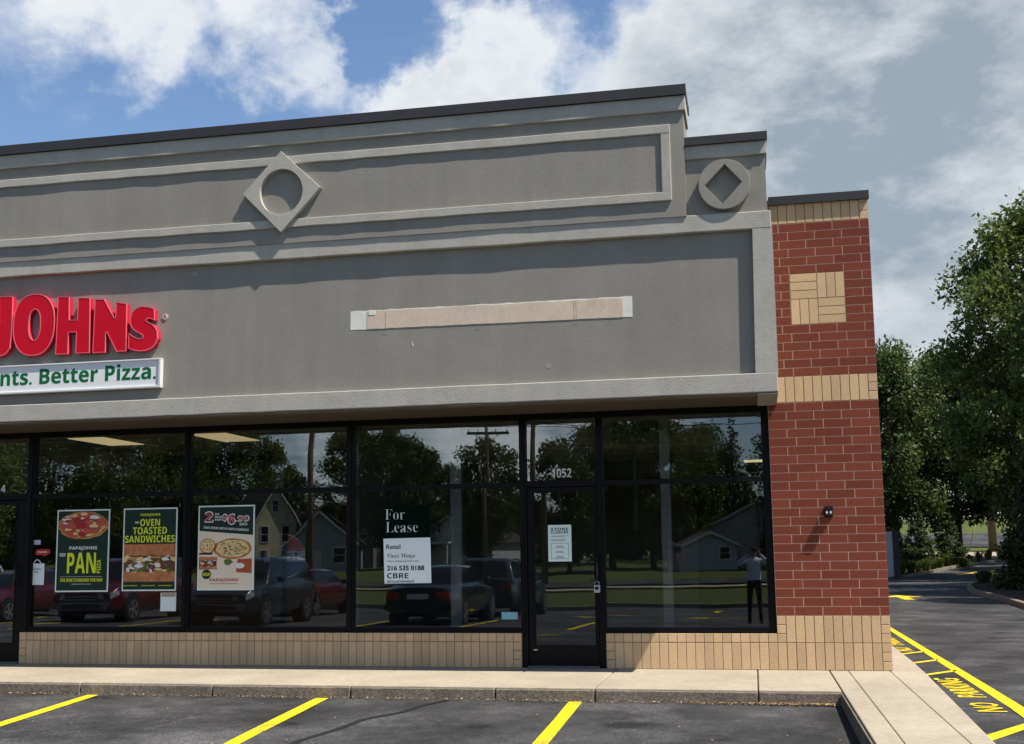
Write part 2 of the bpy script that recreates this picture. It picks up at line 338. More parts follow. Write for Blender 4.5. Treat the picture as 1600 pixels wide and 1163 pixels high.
def road_paint():
    m = D.materials.new('yellow_road_paint'); m.use_nodes = True; nt = m.node_tree; N = nt.nodes; L = nt.links; p = N['Principled BSDF']; tc = N.new('ShaderNodeTexCoord')
    def nz(sc, det):
        n = N.new('ShaderNodeTexNoise'); n.inputs['Scale'].default_value = sc; n.inputs['Detail'].default_value = det; n.inputs['Roughness'].default_value = .75; L.new(tc.outputs['Object'], n.inputs[0]); return n.outputs[0]
    a = N.new('ShaderNodeMath'); a.operation = 'MULTIPLY_ADD'; L.new(nz(2.2, 3), a.inputs[0]); a.inputs[1].default_value = .55; L.new(nz(60, 4), a.inputs[2])
    r = N.new('ShaderNodeMapRange'); L.new(a.outputs[0], r.inputs[0]); r.inputs[1].default_value = .83; r.inputs[2].default_value = .96
    r2 = N.new('ShaderNodeMapRange'); L.new(nz(9, 5), r2.inputs[0]); r2.inputs[1].default_value = .35; r2.inputs[2].default_value = .7
    c = N.new('ShaderNodeMix'); c.data_type = 'RGBA'; L.new(r2.outputs[0], c.inputs[0]); c.inputs[6].default_value = (.80, .60, .012, 1); c.inputs[7].default_value = (.66, .48, .02, 1)
    x = N.new('ShaderNodeMix'); x.data_type = 'RGBA'; L.new(r.outputs[0], x.inputs[0]); L.new(c.outputs[2], x.inputs[6]); x.inputs[7].default_value = (.075, .068, .05, 1)
    L.new(x.outputs[2], p.inputs['Base Color']); p.inputs['Roughness'].default_value = .8; p.inputs['Specular IOR Level'].default_value = .15
    return m
YELLOW = road_paint()
GRASSM = mat('mown_grass', (0.085, 0.105, 0.032), 0.9, 0.1, noise=(2.5, .22), noise2=(0.22, .2), bump=(40, 1.0, .05))
ys = [-900, -300, -135, -60, -45, -29.4] + [60.5, 62, 66, 70, 75, 80, 88, 96, 110, 140, 220, 400, 900]
sheet('ground', [-900, -200, -60, -20, 0, 20, 60, 200, 900], sorted(ys + [-27, -10, 0, 30, 44, 58]), -0.06, GRASSM)
sheet('parking_lot', [-70, -40, -20, -10, 0, 10, 30, 70], [-27.2, -20, -14, -8, -4, -1.6, 0, 10, 20, 30, 37, 44, 51, 58, 62], 0.0, ASPH)
sheet('street', [-300, -60, 0, 60, 300], [-59.5, -52.5], 0.03, ASPH)
sheet('path', [-300, -60, 0, 60, 300], [-49.6, -48.0], 0.05, CONC)
sheet('far_path', [-60, 0, 20, 80], [64.0, 66, 67.6], 0.03, CONC).name = 'back_path'
sheet('back_street', [-80, 0, 20, 120], [71.5, 75, 80, 83], 0.02, ASPH)
# front kerb strip of the lot
b = MB(); b.box(-70, 70, -27.6, -27.2, -0.75, -0.45); b.build('kerb', CURBM)['kind'] = 'structure'

# sidewalk: one walk along the shops with an arm running towards the lot on the right
XJ = [-20, -18, -16.35, -14.8, -13.27, -11.73, -10.20, -8.66, -7.11, -5.57, -4.04, -3.03, -1.45, -0.67]
b = MB(); g = 0.006
for x0, x1 in zip(XJ[:-1], XJ[1:]):
    b.box(x0+g, x1-g, -1.90, 0.30, -0.30, 0.0)
for y0, y1 in ((-1.9, 0.30), (-3.4, -1.9), (-5.0, -3.4), (-6.6, -5.0)):
    b.box(-0.67+g, -0.47-g*.3, y0+g, y1-g, -0.45, -0.001); b.box(-0.47+g*.3, -0.03-g*.3, y0+g, y1-g, -0.45, 0.0)
ye = [0.32, 1.5, 3.5]
b.slab([(-0.03+g*.4, -6.6), (0.07, -6.6), (0.13, -5.0), (0.17, -3.96), (0.27, -1.42), (0.325, 0.0), (0.33, 0.30), (-0.03+g*.4, 0.30)], -0.45, -0.001)
b.slab([(0.0, 0.31), (0.335, 0.31), (0.36, 1.24), (0.385, 3.4), (0.40, 8.0), (0.40, 24), (0.0, 24)], -0.45, -0.003)
b.build('sidewalk', CONC, bevel=0.010)['kind'] = 'structure'
b = MB(); b.box(-20, -0.66, -1.885, 0.28, -0.31, -0.02); b.box(-0.66, 0.06, -6.55, 0.29, -0.46, -0.02)
b.build('paving_joint', JOINT)['kind'] = 'structure'
b = MB()   # rough kerb face, standing 3 mm proud of the slabs
for x0, x1 in zip(XJ[:-2], XJ[1:-1]): b.box(x0+.008, x1-.008, -1.912, -1.86, -0.32, -0.022)
b.box(-1.45+.008, -0.672, -1.912, -1.86, -0.32, -0.022)
b.box(-0.685, -0.64, -6.6, -1.915, -0.45, -0.022)
b.build('kerb_face', CURBM, bevel=0.008)['kind'] = 'structure'

# painted lines
def strip(pts_l, pts_r, name='parking_line', m=YELLOW, dz=0.004):
    b = MB(); n = len(pts_l)
    v = [(x, y, zs(x, y)+dz) for x, y in pts_l] + [(x, y, zs(x, y)+dz) for x, y in pts_r]
    b.add(v, [(i, n+i, n+i+1, i+1) for i in range(n-1)])
    o = b.build(name, m); o['kind'] = 'structure'; return o
rng = random.Random(5)
for x, k in ((-11.2, .14), (-8.48, .115), (-5.868, .082), (-3.215, .026)):
    Y = [-1.95, -3, -4, -5, -6, -7]
    strip([(x-k*(y+1.9)-.067+rng.uniform(-.006, .006), y) for y in Y], [(x-k*(y+1.9)+.067+rng.uniform(-.006, .006), y) for y in Y])
for x in (-24.4, -21.7, -19.0, -16.3, -13.6, -10.9, -8.2, -5.5):
    strip([(x-.06, y) for y in (-11.6, -17)], [(x+.06, y) for y in (-11.6, -17)])
Y = [-3.4, -2, -1, 1, 3, 5, 7, 9, 12, 16, 20, 23]
strip([(0.80+.008*(y+2), y) for y in Y], [(0.93+.006*(y+2), y) for y in Y], 'no_parking_line')
strip([(0.19, -3.62), (0.785, -2.75)], [(0.215, -3.84), (0.785, -2.95)], 'no_parking_line')
for y in (0.80, 2.19, 3.47, 9.2, 10.5):
    strip([(0.33, y), (0.87, y+.68)], [(0.34, y-.13), (0.88, y+.55)], 'no_parking_line')
def ground_text(s, xa, xb, y0, y1):
    v, f = lettering(s, 0, 1, 0, 1, 0, '', weight=.012, res=2)
    b = MB(); b.add([(xa + (xb-xa)*q[2], y0+(y1-y0)*q[0], 0) for q in v], f)
    # letters: read along +Y, tops towards the building
    b.v = [(x, y, zs(x, y) + (0.005 if w[1] < 0.0006 else 0.003)) for (x, y, _), w in zip(b.v, v)]
    o = b.build('no_parking_lettering', YELLOW); o['kind'] = 'structure'
ground_text('NO', 0.735, 0.475, -2.2, -1.62); ground_text('PARKING', 0.745, 0.475, -1.2, 0.52)
ground_text('NO', 0.745, 0.475, 4.1, 4.75); ground_text('PARKING', 0.745, 0.475, 5.2, 7.3)
def arrow(x, y, rz, L=2.2, w=.16):
    c, s = math.cos(rz), math.sin(rz)
    P = [(-w/2, 0), (w/2, 0), (w/2, L*.62), (w*2, L*.6), (0, L), (-w*2, L*.6), (-w/2, L*.62)]
    P = [(x+a*c-b_*s, y+a*s+b_*c) for a, b_ in P]
    b = MB(); b.add([(a, q, zs(a, q)+.006) for a, q in P], [tuple(range(7))])
    b.build('lane_arrow', YELLOW)['kind'] = 'structure'
arrow(2.85, 21.2, 0, 3.4, .30); arrow(8.2, 46.5, R(-35), 4.4, .3); arrow(9.6, 46.6, R(-35), 5, .14)
arrow(-2.6, -22.2, R(180), 2.0); arrow(-4.9, -19.0, R(120), 2.2); arrow(-5.3, -9.3, R(70), 2.0); arrow(-1.5, -17.8, R(80), 2.0)
# dark crack sealed across the bay
b = MB()
pts = [(-4.52, -1.95), (-4.68, -2.3), (-4.75, -2.75), (-4.98, -3.2), (-5.02, -3.7), (-5.15, -4.3), (-5.12, -5)]
for (x0, y0), (x1, y1) in zip(pts[:-1], pts[1:]):
    w = .035; b.add([(x0-w, y0, zs(x0, y0)+.003), (x0+w, y0, zs(x0, y0)+.003), (x1+w, y1, zs(x1, y1)+.003), (x1-w, y1, zs(x1, y1)+.003)], [(0, 1, 2, 3)])
b.build('crack_sealant', mat('tar', (0.018, 0.018, 0.019), .6, .3))['kind'] = 'structure'
# leaf litter along the kerb
b = MB(); rng = random.Random(11)
for i in range(1500):
    if i < 620: x = -0.75 - abs(rng.gauss(0, .55)); y = -1.93-abs(rng.gauss(0, .035))
    elif i < 1350: x = rng.uniform(-14, -.7); y = -1.93-abs(rng.gauss(0, .022))
    else: x = rng.uniform(-10, -.7); y = rng.uniform(-7, -2)
    r = rng.uniform(.006, .02) if i < 1350 else rng.uniform(.004, .014); a = rng.uniform(0, 6.3); z = zs(x, y)+.008+rng.uniform(0, .012)
    q = [(x+r*math.cos(a+k*1.57)*(1 if k % 2 else .55), y+r*math.sin(a+k*1.57)*(1 if k % 2 else .55), z+rng.uniform(-.006, .006)) for k in range(4)]
    b.add(q, [(0, 1, 2, 3)], 0, rng.random())
o = b.build('fallen_leaves', mat('dry_leaf', (0.30, 0.19, 0.10), .9, .1, tint=.6), tint=True); o['kind'] = 'stuff'
tag(o, 'dry brown leaf litter gathered along the foot of the kerb', 'leaf litter')
# ================================================================== the shop building
U = 0.1016; V = 0.02501*4      # brick module: width of a stretcher third, height of a course
BLD = tag(empty('shop_building', (-6, 0, 0)), 'grey stucco and brick strip shop building with stepped parapet and dark shop windows', 'building')
JT = 0.0046                    # half a mortar joint
def z_of(inch): return inch/4*V
def eifs(v):                   # the old stucco runs a little high towards the far end
    x, y, z = v; return (x, y, z + .036*min(max((z-3.3)/1.4, 0), 1)*min(max((-1.1-x)/9.4, 0), 2))
rng = random.Random(3)
# --- brick pier on the right
b = MB()
def course_row(b, z0, joints, m, y=0.0):
    for x0, x1 in zip(joints[:-1], joints[1:]):
        b.brick(x0*U+JT, x1*U-JT, y-.001*rng.random(), .012, z0+JT, z0+V-JT, m, rng.random(), .0015)
def soldiers(b, z0, x0, x1, m=1, h=3, stackl=False, stackr=False):
    for k in range(x0, x1):
        if (stackl and k == x0) or (stackr and k == x1-1):
            for j in range(h): b.brick(k*U+JT, (k+1)*U-JT, 0, .012, z0+j*V+JT, z0+(j+1)*V-JT, m, rng.random())
        else: b.brick(k*U+JT, (k+1)*U-JT, -.001*rng.random(), .012, z0+JT, z0+h*V-JT, m, rng.random())
soldiers(b, 0, -12, 0, stackr=True); soldiers(b, z_of(12), -12, 0, stackl=True, stackr=True)
A = [-12, -10, -7, -4, -1, 0]; B_ = [-12, -9, -6, -3, 0]
for k in range(24): course_row(b, z_of(24)+k*V, A if k % 2 == 0 else B_, 0)
soldiers(b, z_of(120), -12, 0, stackr=True)
for k in range(18):
    r = 17-k                                   # k counts from the bottom, r from the top
    js = A if r % 2 == 0 else B_
    if 6 <= r <= 11:
        course_row(b, z_of(132)+k*V, [-12, -10, -9] if r % 2 == 0 else [-12, -11, -9], 0)
        course_row(b, z_of(132)+k*V, [-3, -1, 0] if r % 2 == 0 else [-3, 0], 0)
    else: course_row(b, z_of(132)+k*V, js, 0)
zp = z_of(132)+6*V                             # woven tan square
for (cx, cz, hor) in ((-9, 3, True), (-6, 3, False), (-9, 0, False), (-6, 0, True)):
    for j in range(3):
        if hor: b.brick(cx*U+JT, (cx+3)*U-JT, 0, .012, zp+(cz+j)*V+JT, zp+(cz+j+1)*V-JT, 1, rng.random())
        else: b.brick((cx+j)*U+JT, (cx+j+1)*U-JT, 0, .012, zp+cz*V+JT, zp+(cz+3)*V-JT, 1, rng.random())
soldiers(b, z_of(204), -12, 0, stackr=True)
# mortar bed: pale in the red work, dark in the tan work
for z0, z1, mm in ((0, 24, 3), (24, 120, 2), (120, 132, 3), (132, 204, 2), (204, 216, 3)):
    b.box(-12*U, -.012, .0022 if mm == 2 else .0045, .30, z_of(z0), z_of(z1), mm)
b.box(-9*U-.004, -3*U+.004, .0016, .02, zp-.004, zp+6*V+.004, 3)
b.build('brick_pier', [RED, TAN, PINKM, DARKM], BLD, tint=True)
# --- tan base walls under the windows
def base_wall(x0, n, right_end=True, left_end=True):
    b = MB()
    for k in range(n):
        xa = x0+k*U; st = (k == 0 and left_end) or (k == n-1 and right_end)
        if st:
            for j in range(3): b.brick(xa+JT, xa+U-JT, 0, .012, j*V+JT, (j+1)*V-JT, 0, rng.random())
        else: b.brick(xa+JT*.8, xa+U-JT*.8, -.001*rng.random(), .012, JT, 3*V-JT, 0, rng.random())
        b.brick(xa+JT*.8, xa+U-JT*.8, -.002*rng.random(), .012, 3*V+JT, 4*V, 0, rng.random())
        b.box(xa+.002, xa+U-.002, .0121, .06, 3.6*V, 4*V-.001, 0, rng.random())
    b.box(x0, x0+n*U, .0045, .25, 0.0, 4*V-.004, 1)
    b.build('base_wall', [TAN, DARKM], BLD, tint=True)
base_wall(-31*U+.002, 19, right_end=False); base_wall(-4.1403-65*U, 65); base_wall(-11.80-43*U, 43)
# --- main brick body and roof behind the front
SIDEB = D.materials.new('side_brickwork'); SIDEB.use_nodes = True
def side_brick():
    nt = SIDEB.node_tree; N = nt.nodes; L = nt.links; p = N['Principled BSDF']; tc = N.new('ShaderNodeTexCoord')
    sp = N.new('ShaderNodeSeparateXYZ'); L.new(tc.outputs['Object'], sp.inputs[0]); cb = N.new('ShaderNodeCombineXYZ')
    a = N.new('ShaderNodeMath'); L.new(sp.outputs[0], a.inputs[0]); L.new(sp.outputs[1], a.inputs[1]); L.new(a.outputs[0], cb.inputs[0]); L.new(sp.outputs[2], cb.inputs[1])
    t = N.new('ShaderNodeTexBrick'); L.new(cb.outputs[0], t.inputs[0]); t.inputs['Scale'].default_value = 1.0; t.inputs['Brick Width'].default_value = 3*U; t.inputs['Row Height'].default_value = V; t.inputs['Mortar Size'].default_value = .005
    t.inputs['Color1'].default_value = (.225, .062, .045, 1); t.inputs['Color2'].default_value = (.18, .05, .038, 1); t.inputs['Mortar'].default_value = (.55, .4, .33, 1)
    L.new(t.outputs[0], p.inputs['Base Color']); p.inputs['Roughness'].default_value = .85
side_brick()
b = MB()
b.box(-.30, 0, .31, 22, 0, 5.40); b.box(-.0115, -.0002, .0125, .3095, 0, 5.40); b.box(-20, -.31, 21.7, 22, 0, 5.40); b.box(-20, -19.7, .31, 21.69, 0, 5.40)
b.box(-20, -16.2, 0.0, .30, 0, 3.0)
b.build('side_wall', SIDEB, BLD)
b = MB(); b.box(-19.7, -.30, .26, 21.7, 4.85, 5.0); b.build('roof', mat('roof_membrane', (.25, .25, .24), .9), BLD)

# --- stucco front
b = MB()
b.box(-20, -1.124, -.965, .25, 3.03, 4.96)
b.build('fascia_panel', EIFS_DARK, BLD).data.transform(Matrix.Identity(4))
def xf(o):
    for v in o.data.vertices: v.co = eifs(v.co)
    return o
def subx(b, x0, x1, y0, y1, z0, z1, n=10, wav=0.0):       # long box in n lengths, with slight unevenness of its lower edge
    v = []; f = []
    for i in range(n+1):
        x = x0+(x1-x0)*i/n; w = rng.uniform(-wav, wav)
        v += [(x, y0+w*.5, z0+w), (x, y1, z0+w), (x, y1, z1+w*.6), (x, y0+w*.5, z1+w*.6)]
    for i in range(n):
        a = 4*i; c = a+4; f += [(a, c, c+3, a+3), (a+3, c+3, c+2, a+2), (a+2, c+2, c+1, a+1), (a+1, c+1, c, a)]
    f += [(0, 3, 2, 1), (4*n, 4*n+1, 4*n+2, 4*n+3)]
    b.add(v, f)
b = MB()
subx(b, -20, -1.12, -1.03, -.955, 3.0, 3.208, 64, .0035); subx(b, -20, -1.12, -1.03, -.955, 4.79, 4.985, 64, .0045)
b.prism([(-1.338, 3.2), (-1.121, 3.2), (-1.121, 4.8), (-1.310, 4.8)], -1.029, -.955)
b.box(-1.2, -1.1205, -.956, .0, 3.001, 4.984)
xf(b.build('fascia_border', EIFS_LIGHT, BLD, bevel=.010))
b = MB(); b.box(-1.335, -1.122, -1.0245, .0, 2.978, 2.9849); b.build('soffit_end', EIFS_MID, BLD)
b = MB(); b.box(-20, -1.14, -.83, .06, 2.992, 3.02); b.build('soffit', SOFFIT, BLD)
b = MB(); b.box(-20, -1.122, -1.024, -.832, 2.985, 2.9995)
for x in (-3.24, -4.14, -6.3, -8.46, -10.7, -13): b.box(x-.004, x+.004, -.829, .03, 2.989, 2.9925)
b.build('soffit_trim', mat('soffit_trim_taupe', (.14, .118, .095), .7, .2), BLD)
# upper sign parapet
b = MB(); b.box(-20, -2.02, -1.045, -.45, 4.975, 6.36)
xf(b.build('parapet', EIFS_DARK, BLD))
b = MB()
fr = -1.045-.028
subx(b, -19.8, -2.172, fr, -1.035, 5.158, 5.258, 60, .005); subx(b, -19.8, -2.172, fr, -1.035, 5.930, 6.032, 60, .005)
b.box(-2.279, -2.1725, fr+.001, -1.035, 5.25, 5.94)
xf(b.build('parapet_frame', EIFS_LIGHT, BLD, bevel=.008))
b = MB(); subx(b, -20, -1.995, -1.077, -.44, 6.178, 6.35, 60, .005); xf(b.build('cornice', EIFS_LIGHT, BLD, bevel=.008))
def coping(x0, x1, y0, y1, z0, z1, seams):
    b = MB()
    xs_ = [x0]+list(seams)+[x1]
    for a, c in zip(xs_[:-1], xs_[1:]):
        b.prism([(a+.002, z0), (c-.002, z0), (c-.002, z1), (a+.002, z1)], y0, y1)
        b.prism([(a+.002, z0-.006), (c-.002, z0-.006), (c-.002, z0+.001), (a+.002, z0+.001)], y0-.014, y0+.02)   # drip lip
    return b.build('coping', COPING, BLD, bevel=.004)
xf(coping(-20.02, -1.982, -1.098, -.42, 6.358, 6.468, [-18, -15, -12, -9, -5.98, -3.05]))
# lower shoulder beside it
b = MB(); b.box(-2.0195, -1.155, -.985, -.45, 4.97, 5.79); b.build('parapet_shoulder', EIFS_DARK, BLD)
b = MB(); b.box(-2.019, -1.135, -1.015, -.44, 5.628, 5.785); b.build('shoulder_cornice', EIFS_LIGHT, BLD, bevel=.008)
coping(-2.0185, -1.125, -1.038, -.42, 5.787, 5.872, [])
coping(-1.1195, .012, -.028, .32, 5.340, 5.430, [])
b = MB(); b.box(-.012, .013, .33, 22.02, 5.405, 5.47); b.box(-.31, -.013, .33, 22.02, 5.405, 5.47); b.build('coping', COPING, BLD)
# medallions
def circ(cx, cz, rx, rz, n=44): return [(cx+rx*math.cos(2*math.pi*k/n), cz+rz*math.sin(2*math.pi*k/n)) for k in range(n)]
b = MB(); b.merge(outline([[(-6.755, 6.088), (-7.232, 5.59), (-6.745, 5.092), (-6.257, 5.605)], circ(-6.747, 5.587, .268, .277)], -1.108, -1.04, .004))
xf(b.build('diamond_medallion', EIFS_LIGHT, BLD))
b = MB(); b.merge(outline([circ(-1.602, 5.304, .278, .281), [(-1.589, 5.528), (-1.812, 5.300), (-1.628, 5.080), (-1.410, 5.314)]], -1.062, -.98, .004))
b.build('round_medallion', EIFS_MID, BLD)
# bare strip where an old sign hung
b = MB(); rng = random.Random(8)
def ragged(x0, x1, z0a, z1a, z0b, z1b, n):
    t = [i/n for i in range(n+1)]
    top = [(x0+(x1-x0)*k, z1a+(z1b-z1a)*k+rng.uniform(-.006, .004)) for k in t]
    bot = [(x0+(x1-x0)*k, z0a+(z0b-z0a)*k+rng.uniform(-.003, .003)) for k in t]
    return bot+top[::-1]
b.prism(ragged(-5.925, -2.648, 3.925, 4.148, 3.903, 4.136, 40), -.9675, -.96, 1)
b.prism(ragged(-5.722, -2.752, 3.928, 4.140, 3.905, 4.122, 34), -.9705, -.967, 0)
for x in (-5.50, -3.30, -3.275): b.box(x-.002, x+.002, -.9712, -.97, 3.91, 4.12, 2)
for i in range(12):
    x = rng.uniform(-3.25, -2.78); b.box(x-.001, x+.001, -.9709, -.97, 3.93+rng.uniform(0, .12), 4.11, 5)
for x in (-5.5, -3.29, -4.4): 
    for z in (3.86, 4.165): b.box(x-.03, x+.03, -.9665, -.96, z-.012, z+.012, 3)
b.box(-5.70, -5.62, -.974, -.968, 4.09, 4.14, 1)
b.prism([(-5.175, 3.70), (-5.165, 3.70), (-5.178, 3.745), (-5.19, 3.752)], -.968, -.96, 1)
for cx, cz in ((-3.60, 3.40), (-7.9, 4.72)): b.disc(cx, cz, .03, .03, -.967, 14, 4, th=.006)
b.build('old_sign_patch', [mat('bare_stucco_beige', (.64, .525, .415), .95, .1, noise=(25, .08), noise2=(4, .07), bump=(140, .5, .005)), mat('old_cream_paint', (.74, .73, .64), .9, .1, noise=(12, .08)),
                           mat('rust_streak', (.18, .10, .07), .95), mat('patched_stucco', (.25, .245, .23), .95), mat('filler_dab', (.33, .31, .28), .95), mat('faint_streak', (.42, .31, .23), .95)], BLD)

# --- shopfront
YF0, YF1 = 0.04, 0.125
def frame_box(b, x0, x1, z0, z1, y0=YF0, y1=YF1): b.box(x0, x1, y0, y1, z0, z1)
MULL = [(-10.64-.107, -10.64), (-8.512, -8.42), (-6.325, -6.23), (-4.152, -4.068), (-3.226, -3.144), (-1.305, -1.219), (-14.0, -13.9), (-11.80, -11.72), (-16.19, -16.10)]
for x0, x1 in MULL:
    b = MB(); door_side = x0 in (-4.152, -3.226, -10.747, -11.80)
    frame_box(b, x0, x1, .012 if door_side else .402, 2.99); b.box(x0+.03, x1-.03, YF0-.012, YF0-.0005, .42, 2.93)
    b.build('mullion', BLACKAL, BLD, bevel=.003)
def pane(x0, x1, z0, z1, parent, y=.085):
    b = MB(); b.box(x0, x1, y, y+.008, z0, z1)
    tx, tz = rng.uniform(-.0022, .0022), rng.uniform(-.0022, .0022)       # no two panes hang quite plumb
    b.v = [(vx, vy+tx*(1 if vx > (x0+x1)/2 else -1)+tz*(1 if vz > (z0+z1)/2 else -1), vz) for vx, vy, vz in b.v]
    return b.build('glass_pane', GLASS, parent)
def part_empty(name):
    o = D.objects.new(name, None); COL.objects.link(o); o.parent = BLD; o.matrix_parent_inverse = Matrix.Translation(-BLD.location); return o
def rail(name, parent, x0, x1, z0, z1, nose=False):
    b = MB(); frame_box(b, x0+.001, x1-.001, z0, z1)
    if nose: b.box(x0+.001, x1-.001, YF0-.02, YF0-.001, .405, .43)
    b.build(name, BLACKAL, parent, bevel=.003)
def bay(x0, x1):
    w = part_empty('shop_window')
    rail('sill_rail', w, x0, x1, .402, .466, True); rail('transom_rail', w, x0, x1, 2.114, 2.172); rail('head_rail', w, x0, x1, 2.918, 2.988)
    pane(x0-.01, x1+.01, .455, 2.125, w); pane(x0-.01, x1+.01, 2.16, 2.93, w)
for x0, x1 in ((-10.64, -8.512), (-8.42, -6.325), (-6.23, -4.152), (-3.144, -1.305), (-13.9, -11.80), (-16.10, -14.0)): bay(x0, x1)
def door(x0, x1, xg0, xg1):
    t = part_empty('transom_light'); rail('transom_rail', t, x0, x1, 2.11, 2.185); rail('head_rail', t, x0, x1, 2.918, 2.988); pane(x0-.01, x1+.01, 2.17, 2.93, t)
    b = MB(); y0, y1 = .052, .10
    b.box(x0+.006, xg0, y0, y1, .03, 2.10); b.box(xg1, x1-.006, y0, y1, .03, 2.10); b.box(xg0, xg1, y0, y1, .03, .262); b.box(xg0, xg1, y0, y1, 2.042, 2.10)
    for xa, xb in ((xg0, xg0+.012), (xg1-.012, xg1)): b.box(xa, xb, y0-.006, y0+.01, .25, 2.05)
    d = b.build('door', BLACKAL, BLD, bevel=.004)
    pane(xg0-.01, xg1+.01, .25, 2.05, d, .075)
    b = MB(); b.box(x0, x1, -.02, .13, .001, .028); b.build('threshold', mat('worn_aluminium', (.12, .12, .12), .4, .5, .6), d)
    b = MB(); b.tube([(xg1+.03, -.01, 1.03), (xg1+.03, -.015, 1.28)], .012, 8); b.tube([(xg1+.03, -.01, 1.05), (xg1+.03, .055, 1.05)], .009); b.tube([(xg1+.03, -.01, 1.26), (xg1+.03, .055, 1.26)], .009)
    b.tube([(xg1+.03, -.012, 1.03), (xg1-.03, -.012, 1.0), (xg1-.05, .03, 1.0)], .010)
    b.build('handle', mat('black_handle', (.008, .008, .009), .3, .5), d, smooth=True)
    b = MB(); b.disc(xg0+.01, .205, .03, .008, .048, 12, th=.004); b.build('maker_badge', mat('silver_badge', (.5, .5, .5), .3, .5), d)
door(-4.068, -3.226, -3.995, -3.262); door(-11.72, -10.747, -11.63, -10.87)

# --- the rooms behind the glass
IW = mat('interior_wall_paint', (.22, .215, .195), .9, noise=(.8, .06)); IC = mat('ceiling_tile', (.72, .72, .61), .9, noise=(3, .05)); IF = mat('interior_floor_tile', (.05, .049, .045), .35, .5, noise=(2, .1))
b = MB(); b.box(-19.6, -.32, .27, 11, -.05, .012); b.build('interior_floor', IF, BLD)
b = MB(); b.box(-19.6, -.32, .27, 11, 2.93, 3.0)
for k in range(16): b.box(-19.6+k*1.22, -19.59+k*1.22, .27, 11, 2.925, 2.931)
for k in range(9): b.box(-19.6, -.32, .4+k*1.22, .41+k*1.22, 2.926, 2.931)
b.build('interior_ceiling', IC, BLD)
b = MB(); b.box(-19.6, -.32, 10.9, 11, .012, 2.93); b.box(-6.36, -6.24, .27, 10.9, .012, 2.93); b.box(-.34, -.31, .27, 10.9, .012, 2.93); b.box(-6.24, -2.4, 7.0, 7.1, .012, 2.93)
b.box(-1.22, -.35, .27, .31, .012, 2.93)
b.build('interior_wall', IW, BLD)
DK = mat('dark_menu_panel', (.02, .02, .022), .5)
b = MB(); b.box(-10.89, -6.37, 3.0, 3.3, 2.15, 2.92, 0); b.box(-10.6, -6.9, 2.6, 3.2, .012, 1.05, 1); b.box(-10.6, -6.9, 2.55, 3.25, 1.05, 1.09, 0)
b.build('shop_counter', [DK, mat('counter_wood', (.14, .07, .035), .5)], BLD)
COLM = mat('interior_post_paint', (.24, .25, .245), .7)
for x, w, m in ((-5.08, .14, COLM), (-2.46, .12, COLM), (-7.48, .16, mat('dark_post_paint', (.03, .03, .03), .7))):
    b = MB(); b.box(x-w/2, x+w/2, .60, .60+w, .012, 2.93); b.box(x-w/2-.01, x+w/2+.01, .59, .61+w, .012, .12); b.build('interior_post', m, BLD)
b = MB(); b.box(-3.1, -2.53, .62, .72, 2.66, 2.925); b.box(-2.85, -2.80, .625, .70, 1.6, 2.66); b.build('interior_bulkhead', mat('bulkhead_dark', (.05, .055, .05), .8), BLD)
def clight(x, y, sx_, sy_, e, col=(1.0, .80, .42)):
    b = MB(); b.box(x-sx_/2-.03, x+sx_/2+.03, y-sy_/2-.03, y+sy_/2+.03, 2.915, 2.929)
    o = b.build('ceiling_light', WHITE, BLD)
    b = MB(); b.box(x-sx_/2, x+sx_/2, y-sy_/2, y+sy_/2, 2.908, 2.9145); b.build('diffuser', mat('lit_diffuser_%d' % int(e*100), (.6, .55, .4), .6, emit=(*col, e)), o)
clight(-10.02, .72, .52, 1.05, .30); clight(-8.29, .74, .52, 1.05, .26); clight(-11.62, 8.0, .55, 1.1, .30); clight(-1.30, 7.6, .5, .5, .42)
